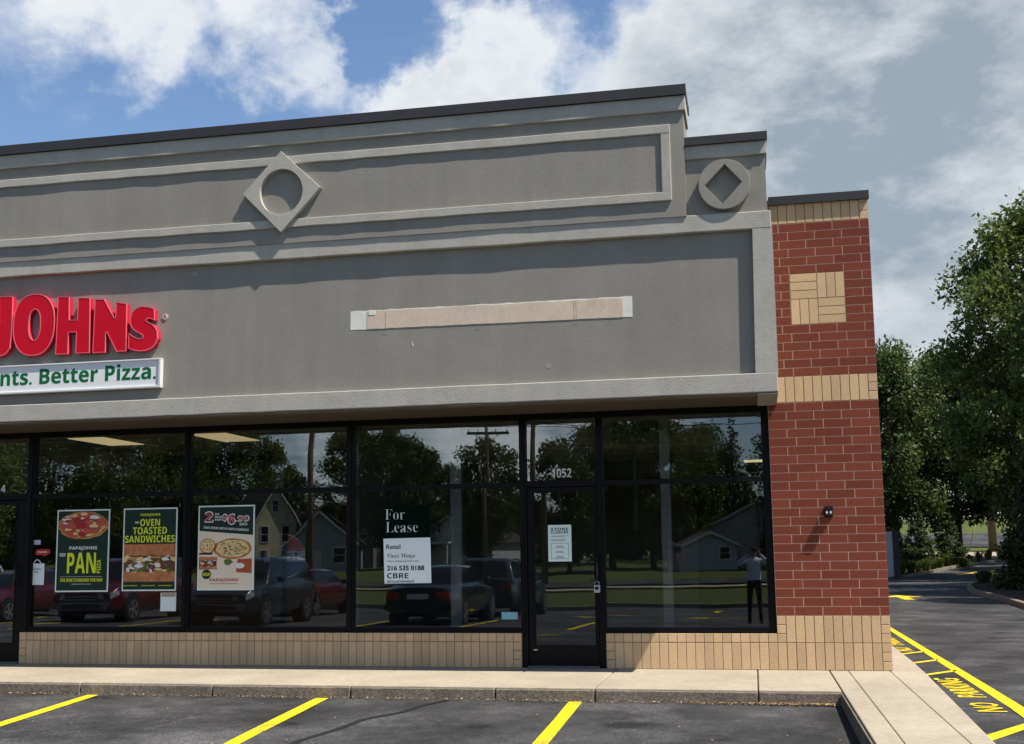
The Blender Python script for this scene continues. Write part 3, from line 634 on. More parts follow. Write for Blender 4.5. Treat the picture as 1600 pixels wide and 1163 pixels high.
# ================================================================== signs, posters, notices
REDF = mat('red_sign_acrylic', (0.62, 0.0035, 0.020), .35, .16, noise=(1.2, .05)); REDS = mat('red_sign_return', (0.60, 0.012, 0.045), .5, .15); REDT = mat('pink_trim_cap', (.80, .13, .17), .4, .3)
SIGN = tag(empty('channel_letter_sign', (-9.3, -.97, 3.8)), 'large red raised letters JOHNS mounted on the grey wall', 'shop sign')
O_out = [(-9.965+.285*math.copysign(abs(math.cos(a))**.86, math.cos(a)), 4.182+.385*math.copysign(abs(math.sin(a))**.86, math.sin(a))) for a in [2*math.pi*k/44 for k in range(44)]]
O_in = [(-9.954+.079*math.cos(a), 4.182+.192*math.copysign(abs(math.sin(a))**.8, math.sin(a))) for a in [2*math.pi*k/30 for k in range(30)]]
LET = [[[(-10.271,4.552),(-10.263,4.286),(-10.268,4.048),(-10.280,3.905),(-10.322,3.845),(-10.389,3.816),(-10.503,3.809),(-10.597,3.838),(-10.607,4.045),(-10.537,4.021),(-10.479,4.022),(-10.451,4.058),(-10.445,4.244),(-10.456,4.563)]],
       [O_out, O_in],
       [[(-9.646,4.513),(-9.493,4.504),(-9.486,4.216),(-9.374,4.210),(-9.372,4.486),(-9.213,4.473),(-9.197,3.795),(-9.381,3.797),(-9.382,4.060),(-9.489,4.059),(-9.487,3.795),(-9.654,3.797)]],
       [[(-9.144,4.455),(-9.020,4.447),(-8.881,4.210),(-8.864,4.215),(-8.860,4.401),(-8.719,4.373),(-8.711,3.793),(-8.837,3.793),(-8.970,4.035),(-8.987,4.030),(-8.986,3.791),(-9.155,3.793)]],
       [[(-8.353,4.287),(-8.390,4.306),(-8.430,4.320),(-8.506,4.330),(-8.555,4.325),(-8.600,4.305),(-8.646,4.262),(-8.671,4.188),(-8.666,4.125),(-8.645,4.075),(-8.600,4.033),(-8.529,3.995),(-8.495,3.970),(-8.497,3.944),(-8.538,3.935),(-8.592,3.954),(-8.637,3.980),(-8.681,4.011),(-8.684,3.826),(-8.609,3.798),(-8.555,3.786),(-8.500,3.781),(-8.450,3.788),(-8.404,3.802),(-8.360,3.825),(-8.325,3.862),(-8.300,3.925),(-8.306,4.007),(-8.330,4.060),(-8.375,4.105),(-8.424,4.130),(-8.456,4.152),(-8.443,4.175),(-8.400,4.173),(-8.349,4.150)]]]
kx = (13.49-1.045)/(13.49-1.095)
LET = [[[(-1.434+(x+1.434)*kx, 1.337+(z-1.337)*kx) for x, z in lp] for lp in loops] for loops in LET]
for loops in LET:
    f = MB().merge(outline(loops, -1.045, -1.038)).build('letter', REDF, SIGN)
    b = MB()
    for lp in loops:
        n = len(lp); b.add([(x, -1.041, z) for x, z in lp]+[(x, -.966, z) for x, z in lp], [(i, (i+1) % n, n+(i+1) % n, n+i) for i in range(n)])
    b.build('return', REDS, f)
    b = MB()                                            # trim cap round the face
    for lp in loops:
        area = sum(lp[i-1][0]*lp[i][1]-lp[i][0]*lp[i-1][1] for i in range(len(lp)))
        n = len(lp)
        v = []
        for i in range(n):
            p0, p1, p2 = Vector(lp[i-1]), Vector(lp[i]), Vector(lp[(i+1) % n])
            t = ((p1-p0).normalized()+(p2-p1).normalized()); t = t.normalized() if t.length > 1e-6 else (p2-p1).normalized(); nn = Vector((t.y, -t.x))*(1 if area > 0 else -1)
            if loops.index(lp) == 1: nn = -nn
            q = p1+nn*.001; r = p1-nn*.010
            v += [(q.x, -1.0485, q.y), (r.x, -1.0485, r.y), (r.x, -1.044, r.y), (q.x, -1.03, q.y)]
        b.add(v, [((4*i+k), (4*((i+1) % n)+k), (4*((i+1) % n)+(k+1) % 4), (4*i+(k+1) % 4)) for i in range(n) for k in range(4)])
    b.build('trim_cap', REDT, f)
b = MB(); b.tube([(-8.275, -.9655, 4.213), (-8.275, -.975, 4.213)], .036, 20); o = b.build('registered_mark', mat('mark_white', (.62, .58, .56), .5), SIGN)
b = MB(); b.merge(lettering('R', -8.292, -8.258, 4.193, 4.235, -.9765, 'bold')); b.build('mark_letter', mat('mark_red', (.4, .02, .03), .5), o)
TAGS = tag(empty('lightbox_sign', (-9.3, -.97, 3.35)), 'long white lightbox sign with green lettering ending in Better Pizza.', 'shop sign')
b = MB(); b.box(-12.2, -8.30, -1.022, -.966, 3.365, 3.690)
b.build('cabinet', mat('white_sign_cabinet', (.80, .80, .80), .45, .35), TAGS, bevel=.006)
b = MB()
for q in ((-12.22, -8.283, 3.680, 3.699), (-12.22, -8.283, 3.346, 3.372)): b.box(q[0], q[1], -1.040, -.967, q[2], q[3])
b.box(-8.312, -8.2835, -1.0395, -.967, 3.3725, 3.6795); b.build('sign_rim', mat('sign_rim_white', (.66, .665, .68), .45, .35), TAGS, bevel=.004)
GREEN = mat('green_sign_vinyl', (.006, .135, .042), .6, .15)
b = MB(); b.merge(lettering('Ingredients. Better Pizza.', -11.545, -8.352, 3.392, 3.652, -1.0235, 'bold', weight=.008, space=1.0)); b.build('lettering', GREEN, TAGS)
# numbers on the glass
b = MB(); b.merge(lettering('1052', -3.762, -3.526, 2.218, 2.325, .083, 'bold', weight=.0)); tag(b.build('street_number', WHITE), 'white street number 1052 on the glass above the right door', 'number')
b = MB(); b.merge(lettering('4', -11.165, -11.095, 2.215, 2.312, .083, 'bold', weight=.0)); tag(b.build('street_number', WHITE), 'white figure 4 on the glass above the far left door', 'number')

DGREEN = mat('poster_dark_green', (.006, .026, .019), .55); LIME = mat('poster_lime', (.72, .80, .03), .6); CRUST = mat('baked_crust', (.50, .24, .07), .7, noise=(60, .3)); CHEESE = mat('melted_cheese', (.80, .58, .26), .6, noise=(50, .2))
PEP = mat('pepperoni', (.50, .09, .06), .5, noise=(80, .3)); MEAT = mat('browned_meat', (.14, .06, .03), .6); CREAM = mat('poster_cream', (.82, .70, .56), .7); HERB = mat('green_pepper', (.12, .17, .03), .6); PRED = mat('poster_red', (.40, .02, .025), .6); SAUCE = mat('tomato_sauce', (.42, .09, .03), .6); BUN = mat('toasted_bun', (.50, .19, .08), .7, noise=(18, .35))
FOOD = [CRUST, CHEESE, PEP, MEAT, HERB, SAUCE, BUN, CREAM, LIME, WHITE, PRED, DGREEN, INK]
GY = .080
def pizza(b, cx, cz, rx, rz, y, rng, kinds=(2, 2, 2, 3, 4), n=26, clip=None):
    def put(m, x, z, ax, az, dy, wob=.12, nn=14):
        if clip and not (clip[0] < x-ax and x+ax < clip[1] and clip[2] < z-az and z+az < clip[3]): return
        b.disc(x, z, ax, az, y-dy, nn, m, wob=wob, rng=rng)
    put(0, cx, cz, rx, rz, .0, .03, 30); put(5, cx, cz+.005, rx*.9, rz*.88, .0008, .04, 30); put(1, cx, cz+.005, rx*.86, rz*.83, .0016, .05, 30)
    for i in range(n):
        a = rng.uniform(0, 6.283); r = math.sqrt(rng.random())*.72
        k = rng.choice(kinds); s = rng.uniform(.08, .13)*rx if k == 2 else rng.uniform(.03, .07)*rx
        put(k, cx+rx*r*math.cos(a), cz+.005+rz*r*math.sin(a), s, s*rz/rx, .0022+.0001*i)
    for i in range(n):
        a = rng.uniform(0, 6.283); r = math.sqrt(rng.random())*.75; s = rng.uniform(.02, .05)*rx
        put(rng.choice((1, 9, 1, 7)), cx+rx*r*math.cos(a), cz+rz*r*math.sin(a), s, s*rz/rx*.8, .0052, .3, 8)
def pizza_top(b, cx, cz, rx, rz, y, rng):            # overlapping pepperoni with melted cheese between
    for i in range(46):
        a = rng.uniform(0, 6.283); r = math.sqrt(rng.random()); s_ = rng.uniform(.055, .08)
        b.disc(cx+(rx-s_*.7)*r*math.cos(a), cz+(rz-s_*.3)*r*math.sin(a), s_, s_*.55, y-.0003*i, 12, rng.choice((2, 2, 10)), wob=.06, rng=rng)
        a = rng.uniform(0, 6.283); r = math.sqrt(rng.random()); s_ = rng.uniform(.02, .07)
        b.disc(cx+(rx-s_)*r*math.cos(a), cz+(rz-s_*.4)*r*math.sin(a), s_, s_*.35, y-.0003*i-.00015, 10, rng.choice((1, 1, 9, 5, 0)), wob=.35, rng=rng, th=.0003)
def poster(x0, x1, z0, z1, label, body):
    p = tag(empty('poster', ((x0+x1)/2, GY, z0)), label, 'poster', 'advertising posters in the shop windows')
    b = MB(); b.box(x0, x1, GY, GY+.004, z0, z1); b.build('poster_border', mat('poster_border_white', (.78, .86, .81), .5), p)
    b = MB(); b.box(x0+.018, x1-.018, GY-.002, GY-.0002, z0+.018, z1-.018); b.build('poster_ground', body, p)
    return p
rng = random.Random(21)
# 1: pan pizza
x0, x1, z0, z1 = -10.312, -9.556, .906, 1.963; Y = GY-.0035
p = poster(x0, x1, z0, z1, 'dark green pan pizza poster with pepperoni pizza at its top, leftmost of three posters', DGREEN)
b = MB(); cx = (x0+x1)/2
pizza(b, cx, 1.760, .362, .180, Y, rng, n=70, kinds=(2, 2, 2, 5, 1)); pizza_top(b, cx, 1.762, .345, .166, Y-.009, rng)
b.build('pizza_picture', FOOD, p)
b = MB(); b.merge(lettering('PAPAJOHNS', x0+.19, x1-.17, 1.435, 1.49, Y, 'bold')); b.build('brand_lettering', WHITE, p)
b = MB(); b.merge(lettering('NEW', x0+.055, x0+.14, 1.36, 1.405, Y, 'bold')); b.build('new_lettering', WHITE, p)
b = MB(); b.merge(lettering('PAN', x0+.165, x1-.18, 1.145, 1.408, Y, 'bold'))
b.build('headline', LIME, p)
b = MB(); v, f = lettering('PIZZA', 0, .17, 0, .055, Y, 'bold'); b.add([(x1-.165+.055-q[2], q[1], 1.145+q[0]) for q in v], f); b.build('side_lettering', LIME, p)
b = MB(); b.merge(lettering('THE NEW STANDARD FOR PAN', x0+.07, x1-.08, 1.035, 1.08, Y, 'bold')); b.build('lettering', LIME, p)
b = MB(); b.box(x0+.07, x1-.08, Y, Y+.001, 1.10, 1.103); b.merge(lettering('NEVER FROZEN PAN DOUGH', x0+.24, x1-.24, 1.0, 1.012, Y, '')); b.build('fine_print', WHITE, p)
# 2: oven toasted sandwiches
x0, x1, z0, z1 = -9.360, -8.607, .913, 1.965
p = poster(x0, x1, z0, z1, 'dark poster with lime words OVEN TOASTED SANDWICHES over a sandwich picture, middle of three posters', DGREEN)
b = MB(); b.merge(lettering('PAPAJOHNS', x0+.24, x1-.24, 1.855, 1.895, Y, 'bold')); b.build('brand_lettering', LIME, p)
for w_, xa, xb, za, zb in (('OVEN', .235, .24, 1.735, 1.825), ('TOASTED', .135, .14, 1.63, 1.722), ('SANDWICHES', .03, .03, 1.525, 1.615)):
    b = MB(); b.merge(lettering(w_, x0+xa, x1-xb, za, zb, Y, 'bold')); b.build('headline_word', LIME, p)
b = MB(); b.merge(lettering('NEW', x0+.165, x0+.22, 1.77, 1.795, Y, 'bold')); b.build('new_lettering', WHITE, p)
b = MB(); xa, xb = x0+.018, x1-.018
b.box(xa, xb, Y+.001, Y+.0014, 1.03, 1.505, 6); b.box(xa, xb, Y+.0004, Y+.0009, 1.155, 1.36, 3)
def wavy(x0, x1, z0, z1, n, amp): return [(x0+(x1-x0)*i/n, z0+rng.uniform(-amp, amp)) for i in range(n+1)]+[(x1-(x1-x0)*i/n, z1+rng.uniform(-amp, amp)) for i in range(n+1)]
b.prism(wavy(xa, xb, 1.375, 1.495, 12, .008), Y, Y+.0009, 6); b.prism(wavy(xa, xb, 1.04, 1.16, 12, .006), Y, Y+.0009, 6); b.prism(wavy(xa, xb, 1.285, 1.35, 14, .02), Y-.0006, Y-.0001, 1)
for i in range(90):
    x = rng.uniform(xa+.065, xb-.065); z = rng.uniform(1.165, 1.335); b.disc(x, z, rng.uniform(.02, .06), rng.uniform(.012, .03), Y-.0008-.00006*i, 9, rng.choice((3, 3, 4, 0, 9, 1, 3, 1)), wob=.3, rng=rng, th=.0003)
b.build('sandwich_picture', FOOD, p)
for k in range(3):
    b = MB(); b.merge(lettering(('PHILLY CHEESESTEAK', 'ITALIAN', 'CHICKEN BACON')[k], x0+.03+k*.24, x0+.22+k*.24, .975, .987, Y, 'bold')); b.build('fine_print', LIME, p)
# 3: two or more for 6.99
x0, x1, z0, z1 = -8.317, -7.552, .916, 1.976
p = poster(x0, x1, z0, z1, 'cream and green poster offering $6.99 each, rightmost of three posters', CREAM)
b = MB(); b.prism([(x0+.018, 1.66), (x1-.018, 1.60), (x1-.018, z1-.018), (x0+.018, z1-.018)], Y+.001, Y+.0014); b.build('green_banner', DGREEN, p)
b = MB()
for s, xa, xb, za, zb in (('2', x0+.09, x0+.20, 1.77, 1.90), ('$', x0+.33, x0+.395, 1.775, 1.865), ('6', x0+.405, x0+.50, 1.735, 1.865), ('.99', x0+.51, x1-.075, 1.775, 1.84)):
    v, f = lettering(s, xa-.006, xb+.006, za-.006, zb+.006, Y-.0002, 'bold', .03); b.add(v, f, 1)
    v, f = lettering(s, xa+.006, xb-.006, za+.006, zb-.006, Y-.0018, 'bold'); b.add(v, f, 0)
for k, s in enumerate(('OR', 'MORE', 'FOR')): b.merge(lettering(s, x0+.225, x0+.225+.03*len(s), 1.855-.035*k, 1.88-.035*k, Y-.0002, 'bold'), 1)
b.merge(lettering('EACH', x1-.2, x1-.10, 1.72, 1.755, Y-.0002, 'bold'), 1); b.merge(lettering('SAVE MORE WITH PAPA PAIRINGS', x0+.075, x1-.08, 1.69, 1.72, Y-.0002, 'bold', drop=-.07), 1)
b.build('lettering', [PRED, WHITE], p)
b = MB(); pizza(b, x1-.29, 1.43, .262, .13, Y, rng, kinds=(4, 3, 0, 4), n=60)
pizza(b, x0+.135, 1.465, .112, .10, Y, rng, kinds=(3, 5, 4, 9), n=34); b.prism([(x0+.018, 1.36), (x0+.20, 1.36), (x0+.21, 1.385), (x0+.018, 1.385)], Y, Y+.0006, 3)
b.prism(wavy(x0+.02, x0+.27, 1.29, 1.335, 8, .004), Y, Y+.0006, 6); b.prism(wavy(x0+.02, x0+.27, 1.175, 1.205, 8, .004), Y, Y+.0006, 6); b.prism(wavy(x0+.02, x0+.26, 1.21, 1.29, 10, .012), Y+.0002, Y+.0008, 3)
for i in range(16): b.disc(x0+.05+.013*i, rng.uniform(1.225, 1.275), .018, .012, Y-.0004, 8, rng.choice((9, 4, 1, 10)), wob=.3, rng=rng)
b.prism([(x1-.24, 1.14), (x1-.03, 1.125), (x1-.03, 1.31), (x1-.22, 1.30)], Y-.0004, Y+.0002, 5); b.disc(x1-.19, 1.22, .065, .035, Y-.0012, 18, 9, rng=rng); b.disc(x1-.35, 1.265, .06, .04, Y, 16, 4, wob=.2, rng=rng)
b.build('food_picture', FOOD, p)
b = MB(); b.disc(x0+.125, 1.115, .063, .06, Y, 28, 11); b.merge(lettering('NEW', x0+.075, x0+.175, 1.095, 1.135, Y-.0018, 'bold'), 8); b.build('new_badge', FOOD, p)
b = MB(); b.merge(lettering('PAPAJOHNS', x0+.17, x1-.21, 1.015, 1.065, Y, 'bold')); b.build('brand_lettering', PRED, p)
b = MB(); b.box(x0+.17, x1-.21, Y, Y+.001, .995, 1.0); b.build('fine_print', INK, p)

# lease notice
p = tag(empty('lease_sign', (-5.56, GY, .986)), 'For Lease notice with dark green top and white lower half left of the door', 'lease sign')
b = MB(); b.box(-5.862, -5.27, GY, GY+.003, 1.531, 1.93); b.build('green_panel', mat('lease_green', (.0012, .009, .006), .9, .04), p)
b = MB(); b.prism([(-5.848, .985), (-5.257, .988), (-5.269, 1.534), (-5.862, 1.527)], GY-.001, GY+.003); b.build('white_panel', mat('lease_white', (.90, .97, .985), .8), p)
b = MB(); Y = GY-.0025
b.merge(lettering('For', -5.84, -5.59, 1.755, 1.885, Y, 'serif', -.022)); b.merge(lettering('Lease', -5.83, -5.425, 1.60, 1.73, Y, 'serif', -.022)); b.build('headline', WHITE, p)
b = MB(); b.merge(lettering('Retail', -5.825, -5.645, 1.40, 1.455, Y, '', .012)); b.merge(lettering('Vince Mingo', -5.815, -5.46, 1.28, 1.345, Y, 'serif', -.012)); b.merge(lettering('vince.mingo@cbre.com', -5.815, -5.415, 1.238, 1.268, Y, 'serif', -.015)); b.merge(lettering('216 535 0188', -5.815, -5.345, 1.14, 1.20, Y, '', .03))
b.merge(lettering('cbre.us/cleveland', -5.815, -5.475, .995, 1.03, Y, '', .01)); b.build('lettering', mat('slate_ink', (.012, .014, .016), .8, .1), p)
b = MB(); b.merge(lettering('CBRE', -5.815, -5.545, 1.045, 1.11, Y, 'bold')); b.build('company_lettering', INK, p)
# closure notice on the door
p = tag(empty('closure_notice', (-3.68, .072, 1.228)), 'white STORE CLOSURE notice taped to the glass door', 'notice')
Y = .0715; b = MB(); b.box(-3.818, -3.54, Y, Y+.002, 1.228, 1.657); b.build('sheet', mat('notice_paper', (.80, .93, .89), .8), p)
b = MB(); b.merge(lettering('STORE', -3.785, -3.575, 1.588, 1.623, Y-.002, 'bold')); b.merge(lettering('CLOSURE', -3.785, -3.575, 1.555, 1.583, Y-.002, 'bold')); b.build('headline', mat('notice_green', (.01, .06, .04), .7), p)
b = MB()
for k in range(2):
    z = 1.53-.045*k; b.box(-3.785, -3.575-.03*k, Y-.001, Y-.0002, z-.004, z); b.box(-3.785, -3.62, Y-.001, Y-.0002, z-.016, z-.012)
for k in range(3):
    z = 1.41-.06*k; b.box(-3.72, -3.64, Y-.001, Y-.0002, z-.006, z); b.box(-3.735, -3.625, Y-.001, Y-.0002, z-.022, z-.017)
for q in ((-3.785, -3.575, 1.44, 1.444), (-3.785, -3.575, 1.258, 1.262), (-3.785, -3.781, 1.262, 1.44), (-3.579, -3.575, 1.262, 1.44)): b.box(q[0], q[1], Y-.001, Y-.0002, q[2], q[3])
b.build('fine_print', mat('notice_ink', (.10, .17, .15), .7), p)
# small things stuck on the glass
p = tag(empty('bag_notice', (-10.58, GY, 1.0)), 'white notice cut like a carrier bag low beside the left door', 'notice')
b = MB(); b.box(-10.695, -10.475, GY, GY+.002, 1.0, 1.275); b.tube([(-10.635+.11*k/8, GY, 1.275+.05*math.sin(math.pi*k/8)) for k in range(9)], .006, 6); b.build('sheet', PAPER, p)
b = MB(); b.merge(lettering("Papa John's", -10.66, -10.52, 1.19, 1.215, GY-.002, 'bold')); b.merge(lettering('Pizza', -10.62, -10.56, 1.155, 1.178, GY-.002, 'bold')); b.build('lettering', GREEN, p)
b = MB(); b.prism([(-10.62, 1.42), (-10.585, 1.458), (-10.41, 1.46), (-10.395, 1.42), (-10.43, 1.385), (-10.60, 1.383)], GY, GY+.002, 0); b.merge(lettering('PIZZA', -10.58, -10.44, 1.412, 1.432, GY-.0015, 'bold'), 1)
tag(b.build('sticker', [mat('sticker_red', (.45, .03, .02), .6), WHITE]), 'small red sticker with pointed ends left of the pan pizza poster', 'sticker', 'stickers beside the left door')
b = MB(); b.box(-10.655, -10.545, GY, GY+.002, 1.52, 1.58); tag(b.build('sticker', mat('sticker_lilac', (.50, .50, .66), .6)), 'pale lilac sticker, topmost beside the left door', 'sticker', 'stickers beside the left door')
b = MB(); b.box(-10.72, -10.66, GY, GY+.002, 1.31, 1.485, 0); b.box(-10.715, -10.665, GY-.001, GY-.0002, 1.43, 1.475, 1); b.box(-10.715, -10.665, GY-.001, GY-.0002, 1.375, 1.415, 2)
tag(b.build('sticker', [mat('sticker_pale', (.42, .50, .50), .6), mat('sticker_blue', (.08, .22, .36), .6), INK]), 'narrow blue and grey card sticker against the left door jamb', 'sticker', 'stickers beside the left door')
b = MB(); b.box(-8.815, -8.60, GY, GY+.002, .66, .89); b.box(-8.805, -8.61, GY-.001, GY-.0002, .84, .885, 1); tag(b.build('card', [PAPER, mat('card_tan', (.36, .30, .2), .7)]), 'pale card low in the window below the sandwich poster', 'card')
b = MB(); b.box(-4.395, -4.20, GY, GY+.002, .555, .64); tag(b.build('card', mat('card_teal', (.22, .45, .52), .7)), 'pale blue card at the bottom corner of the window left of the door', 'card')
b = MB(); b.box(-4.20, -4.165, .22, .30, .40, .64); tag(b.build('wood_offcut', mat('orange_wood', (.32, .12, .03), .6)), 'orange wood offcut standing in the window corner left of the door', 'wood offcut')
p = tag(empty('soda_sign', (-7.36, .8, 1.1)), 'round red, white and blue cola sign on the shop wall behind the offer poster', 'sign')
SY = .78
b = MB(); b.disc(-7.45, 1.33, .29, .29, SY, 36, 0, th=.02); b.build('disc', mat('cola_white', (.5, .5, .5), .6), p)
b = MB(); b.prism([(-7.45+.27*math.cos(a), 1.40+.2*math.sin(a)) for a in [math.pi*k/16 for k in range(17)]], SY-.002, SY-.0002); b.build('red_half', PRED, p)
b = MB(); b.prism([(-7.45+.27*math.cos(a), 1.26+.2*math.sin(a)) for a in [-math.pi*k/16 for k in range(17)]], SY-.002, SY-.0002); b.build('blue_half', mat('cola_blue', (.01, .03, .14), .6), p)
b = MB(); b.merge(lettering('PEPSI', -7.64, -7.26, 1.285, 1.375, SY-.003, 'bold')); b.build('lettering', mat('cola_ink', (.03, .04, .09), .6), p)

# wall light on the pier and lock box on the door
p = tag(empty('wall_light', (-.604, 0, 1.745)), 'small black square floodlight on the red brick pier', 'wall light')
b = MB(); b.box(-.652, -.556, -.012, .002, 1.69, 1.80); b.build('back_plate', BLACKAL, p, bevel=.004)
b = MB(); b.box(-.645, -.563, -.095, -.0125, 1.70, 1.79); b.prism([(-.65, 1.785), (-.558, 1.785), (-.566, 1.806), (-.642, 1.806)], -.105, -.013); b.build('housing', mat('black_lamp_housing', (.012, .012, .014), .45), p, bevel=.005)
for x in (-.625, -.583):
    b = MB(); b.disc(x, 1.742, .010, .017, -.0985, 14, th=.003); b.build('lens', mat('lamp_lens', (.75, .75, .75), .2), p)
p = tag(empty('lock_box', (-3.237, .05, .87)), 'grey key lock box hanging from the door handle', 'lock box')
b = MB(); b.box(-3.272, -3.202, -.03, .03, .865, .955); b.build('case', mat('grey_lockbox', (.42, .42, .43), .35, .5), p, bevel=.008)
b = MB(); b.tube([(-3.26, 0, .955), (-3.26, 0, .985), (-3.237, 0, 1.0), (-3.214, 0, .985), (-3.214, 0, .955)], .006, 8); b.build('shackle', mat('steel_shackle', (.4, .4, .4), .3, .5, .8), p, smooth=True)
b = MB(); b.box(-3.258, -3.216, -.034, -.0305, .90, .935); b.build('dial', INK, p)

# ================================================================== trees and the right-hand side
BARK = mat('bark', (.075, .055, .04), .95, noise=(9, .3), bump=(25, .8, .03)); LEAF = leaf_mat('leaf_green', (.078, .115, .030), .38); LEAFD = leaf_mat('leaf_dark_green', (.062, .098, .030), .35); LEAFE = leaf_mat('evergreen', (.040, .062, .018), .15); LEAFL = leaf_mat('leaf_light_green', (.10, .145, .032), .40)
def crown_mesh(name, clumps, per, size, seed, m, squash=1.0, droop=0.0):
    """clumps: (centre, radius). Leaf-sized diamond faces scattered through each clump, denser near its shell."""
    g = np.random.default_rng(seed); V_ = []; T_ = []
    for (c, r) in clumps:
        n = int(per*(r**2))
        d = g.normal(size=(n, 3)); d /= np.linalg.norm(d, axis=1)[:, None]
        rad = r*(g.random(n)**.45)*(1+.22*g.normal(size=n).clip(-2, 2)*.6)
        p = np.array(c)+d*rad[:, None]*np.array([1, 1, squash]); p[:, 2] -= droop*np.hypot(d[:, 0], d[:, 1])*r
        a = g.normal(size=(n, 3)); a /= np.linalg.norm(a, axis=1)[:, None]
        q = np.cross(a, d + .8*g.normal(size=(n, 3))); q /= np.linalg.norm(q, axis=1)[:, None]+1e-9
        s = size*(.6+.8*g.random(n))[:, None]
        V_.append(np.stack([p-a*s, p+q*s*.5, p+a*s, p-q*s*.5], 1).reshape(-1, 3)); tb = np.clip(.5+.18*g.normal()+.20*g.normal(size=n), 0, 1); T_.append(tb)
    v = np.concatenate(V_).astype(np.float32); t = np.concatenate(T_).astype(np.float32); nf = len(t)
    me = D.meshes.new(name); me.vertices.add(len(v)); me.vertices.foreach_set('co', v.ravel()); me.loops.add(nf*4); me.loops.foreach_set('vertex_index', np.arange(nf*4, dtype=np.int32))
    me.polygons.add(nf); me.polygons.foreach_set('loop_start', np.arange(0, nf*4, 4, dtype=np.int32)); me.polygons.foreach_set('loop_total', np.full(nf, 4, dtype=np.int32))
    at = me.attributes.new('tint', 'FLOAT', 'FACE'); at.data.foreach_set('value', t); me.materials.append(m); me.update(); me.validate()
    return me
def make_tree(name, label, cat, h, rx, z0, seed, nclump, rc, per, leaf, m=LEAF, trunk=.22, shape='round', group=None, forks=5):
    r = random.Random(seed); root = tag(empty(name, (0, 0, 0)), label, cat, group)
    cl = []; hc = h-z0
    lobes = [(r.uniform(0, 6.283), r.uniform(.2, .9), r.uniform(.75, 1.12)) for _ in range(9)]
    for i in range(nclump):
        u = r.random() if shape == 'round' else r.random()**1.4
        prof = math.sin(math.pi*min(1, (u*.86+.10)))**.75 if shape == 'round' else (1-u)**.75*.97+.03
        a = r.uniform(0, 6.283); k = 1.0
        for la, lu, ls in lobes:
            w = math.exp(-((u-lu)/.22)**2)*max(0, math.cos(a-la))**3; k += (ls-1)*w*1.4
        rad = rx*prof*k*(r.random()**.42)
        rr = rc*r.uniform(.6, 1.25)*(1 if shape == 'round' else max(.4, 1-.6*u))
        cl.append(((rad*math.cos(a), rad*math.sin(a), z0+u*hc*.96), rr))
    b = MB(); top = z0+hc*(.62 if shape == 'round' else .9)
    tx = [(.12*math.sin(k*1.3+seed)*(k/5), .12*math.cos(k*1.7+seed)*(k/5), top*k/6) for k in range(7)]
    b.tube(tx, [trunk*(1.25 if k == 0 else 1)*(1-.12*k) for k in range(7)], 9)
    for k in range(forks if shape == 'round' else 0):
        c = Vector(r.choice(cl)[0]); s = Vector(tx[r.choice((2, 3, 3, 4))]); mid = s.lerp(c, .5)+Vector((0, 0, .3)); b.tube([s, mid, c], [trunk*.45, trunk*.28, trunk*.08], 6)
    b.build('trunk', BARK, root, smooth=True, pinv=False)
    o = D.objects.new('crown', crown_mesh('crown', cl, per, leaf, seed, m)); COL.objects.link(o); o.parent = root
    return root
def place(o, x, y, s=1.0, rz=0.0, z=None, label=None, sz=None):
    o.location = (x, y, zs(x, y)-.05 if z is None else z); o.scale = (s, s, sz or s); o.rotation_euler = (0, 0, rz)
    if label: o['label'] = label
    return o
G1 = 'trees beyond the drive'
tA = place(make_tree('broadleaf_tree', 'tallest broad green tree at the right edge of the view', 'tree', 17.2, 5.4, 2.4, 4, 170, 1.05, 330, .125, LEAF, .26, group=G1, forks=9), 12.1, 41.5, rz=.5)
tB = place(make_tree('broadleaf_tree', 'mid green leafy tree just right of the brick corner', 'tree', 12.6, 4.0, 2.1, 9, 130, .95, 300, .125, LEAFD, .2, group=G1, forks=7), 6.6, 56.0, rz=1.0)
place(copy_tree(tB), 10.4, 59.0, 1.0, 2.6, label='dark green tree with a forked trunk over the planting bed', sz=.98)
place(copy_tree(tB), 14.6, 57.0, 1.12, 4.0, label='dark leafy tree behind the tallest tree')
place(copy_tree(tB), 4.2, 63.5, 1.02, 5.2, label='green tree half hidden behind the brick corner')
place(copy_tree(tA), 19.5, 47.0, .95, 2.2, label='broad green tree at the back of the right edge')
place(copy_tree(tA), 11.9, 30.5, .78, 3.6, label='broad tree on the mulched island past the right edge')
place(copy_tree(tB), 10.4, 18.6, .85, .7, label='leafy tree nearest on the mulched island, past the right edge')
place(copy_tree(tB), 10.8, 24.5, .95, 2.9, label='leafy tree in the middle of the mulched island, past the right edge')
tE = place(make_tree('arborvitae', 'dark columnar evergreen on the mulched island at the right edge', 'evergreen tree', 5.2, 1.30, .05, 14, 150, .42, 1300, .075, LEAFE, .10, 'cone', 'evergreens on the island'), 7.55, 27.0, sz=.92)
place(copy_tree(tE), 8.6, 30.0, 1.1, 2.0, label='dark columnar evergreen behind the one at the right edge')
place(copy_tree(tE), 7.9, 23.5, 1.0, 4.0, label='dark columnar evergreen nearest on the mulched island')
place(copy_tree(tE), 7.2, 52.0, .80, 1.0, label='black-green conical evergreen beside the grey enclosure', sz=.62)
place(copy_tree(tE), 8.9, 53.5, .85, 3.0, label='black-green bushy evergreen left of the forked trunk', sz=.6)
place(copy_tree(tE), 5.9, 54.5, .9, 5.0, label='dark evergreen close behind the grey enclosure', sz=.7)
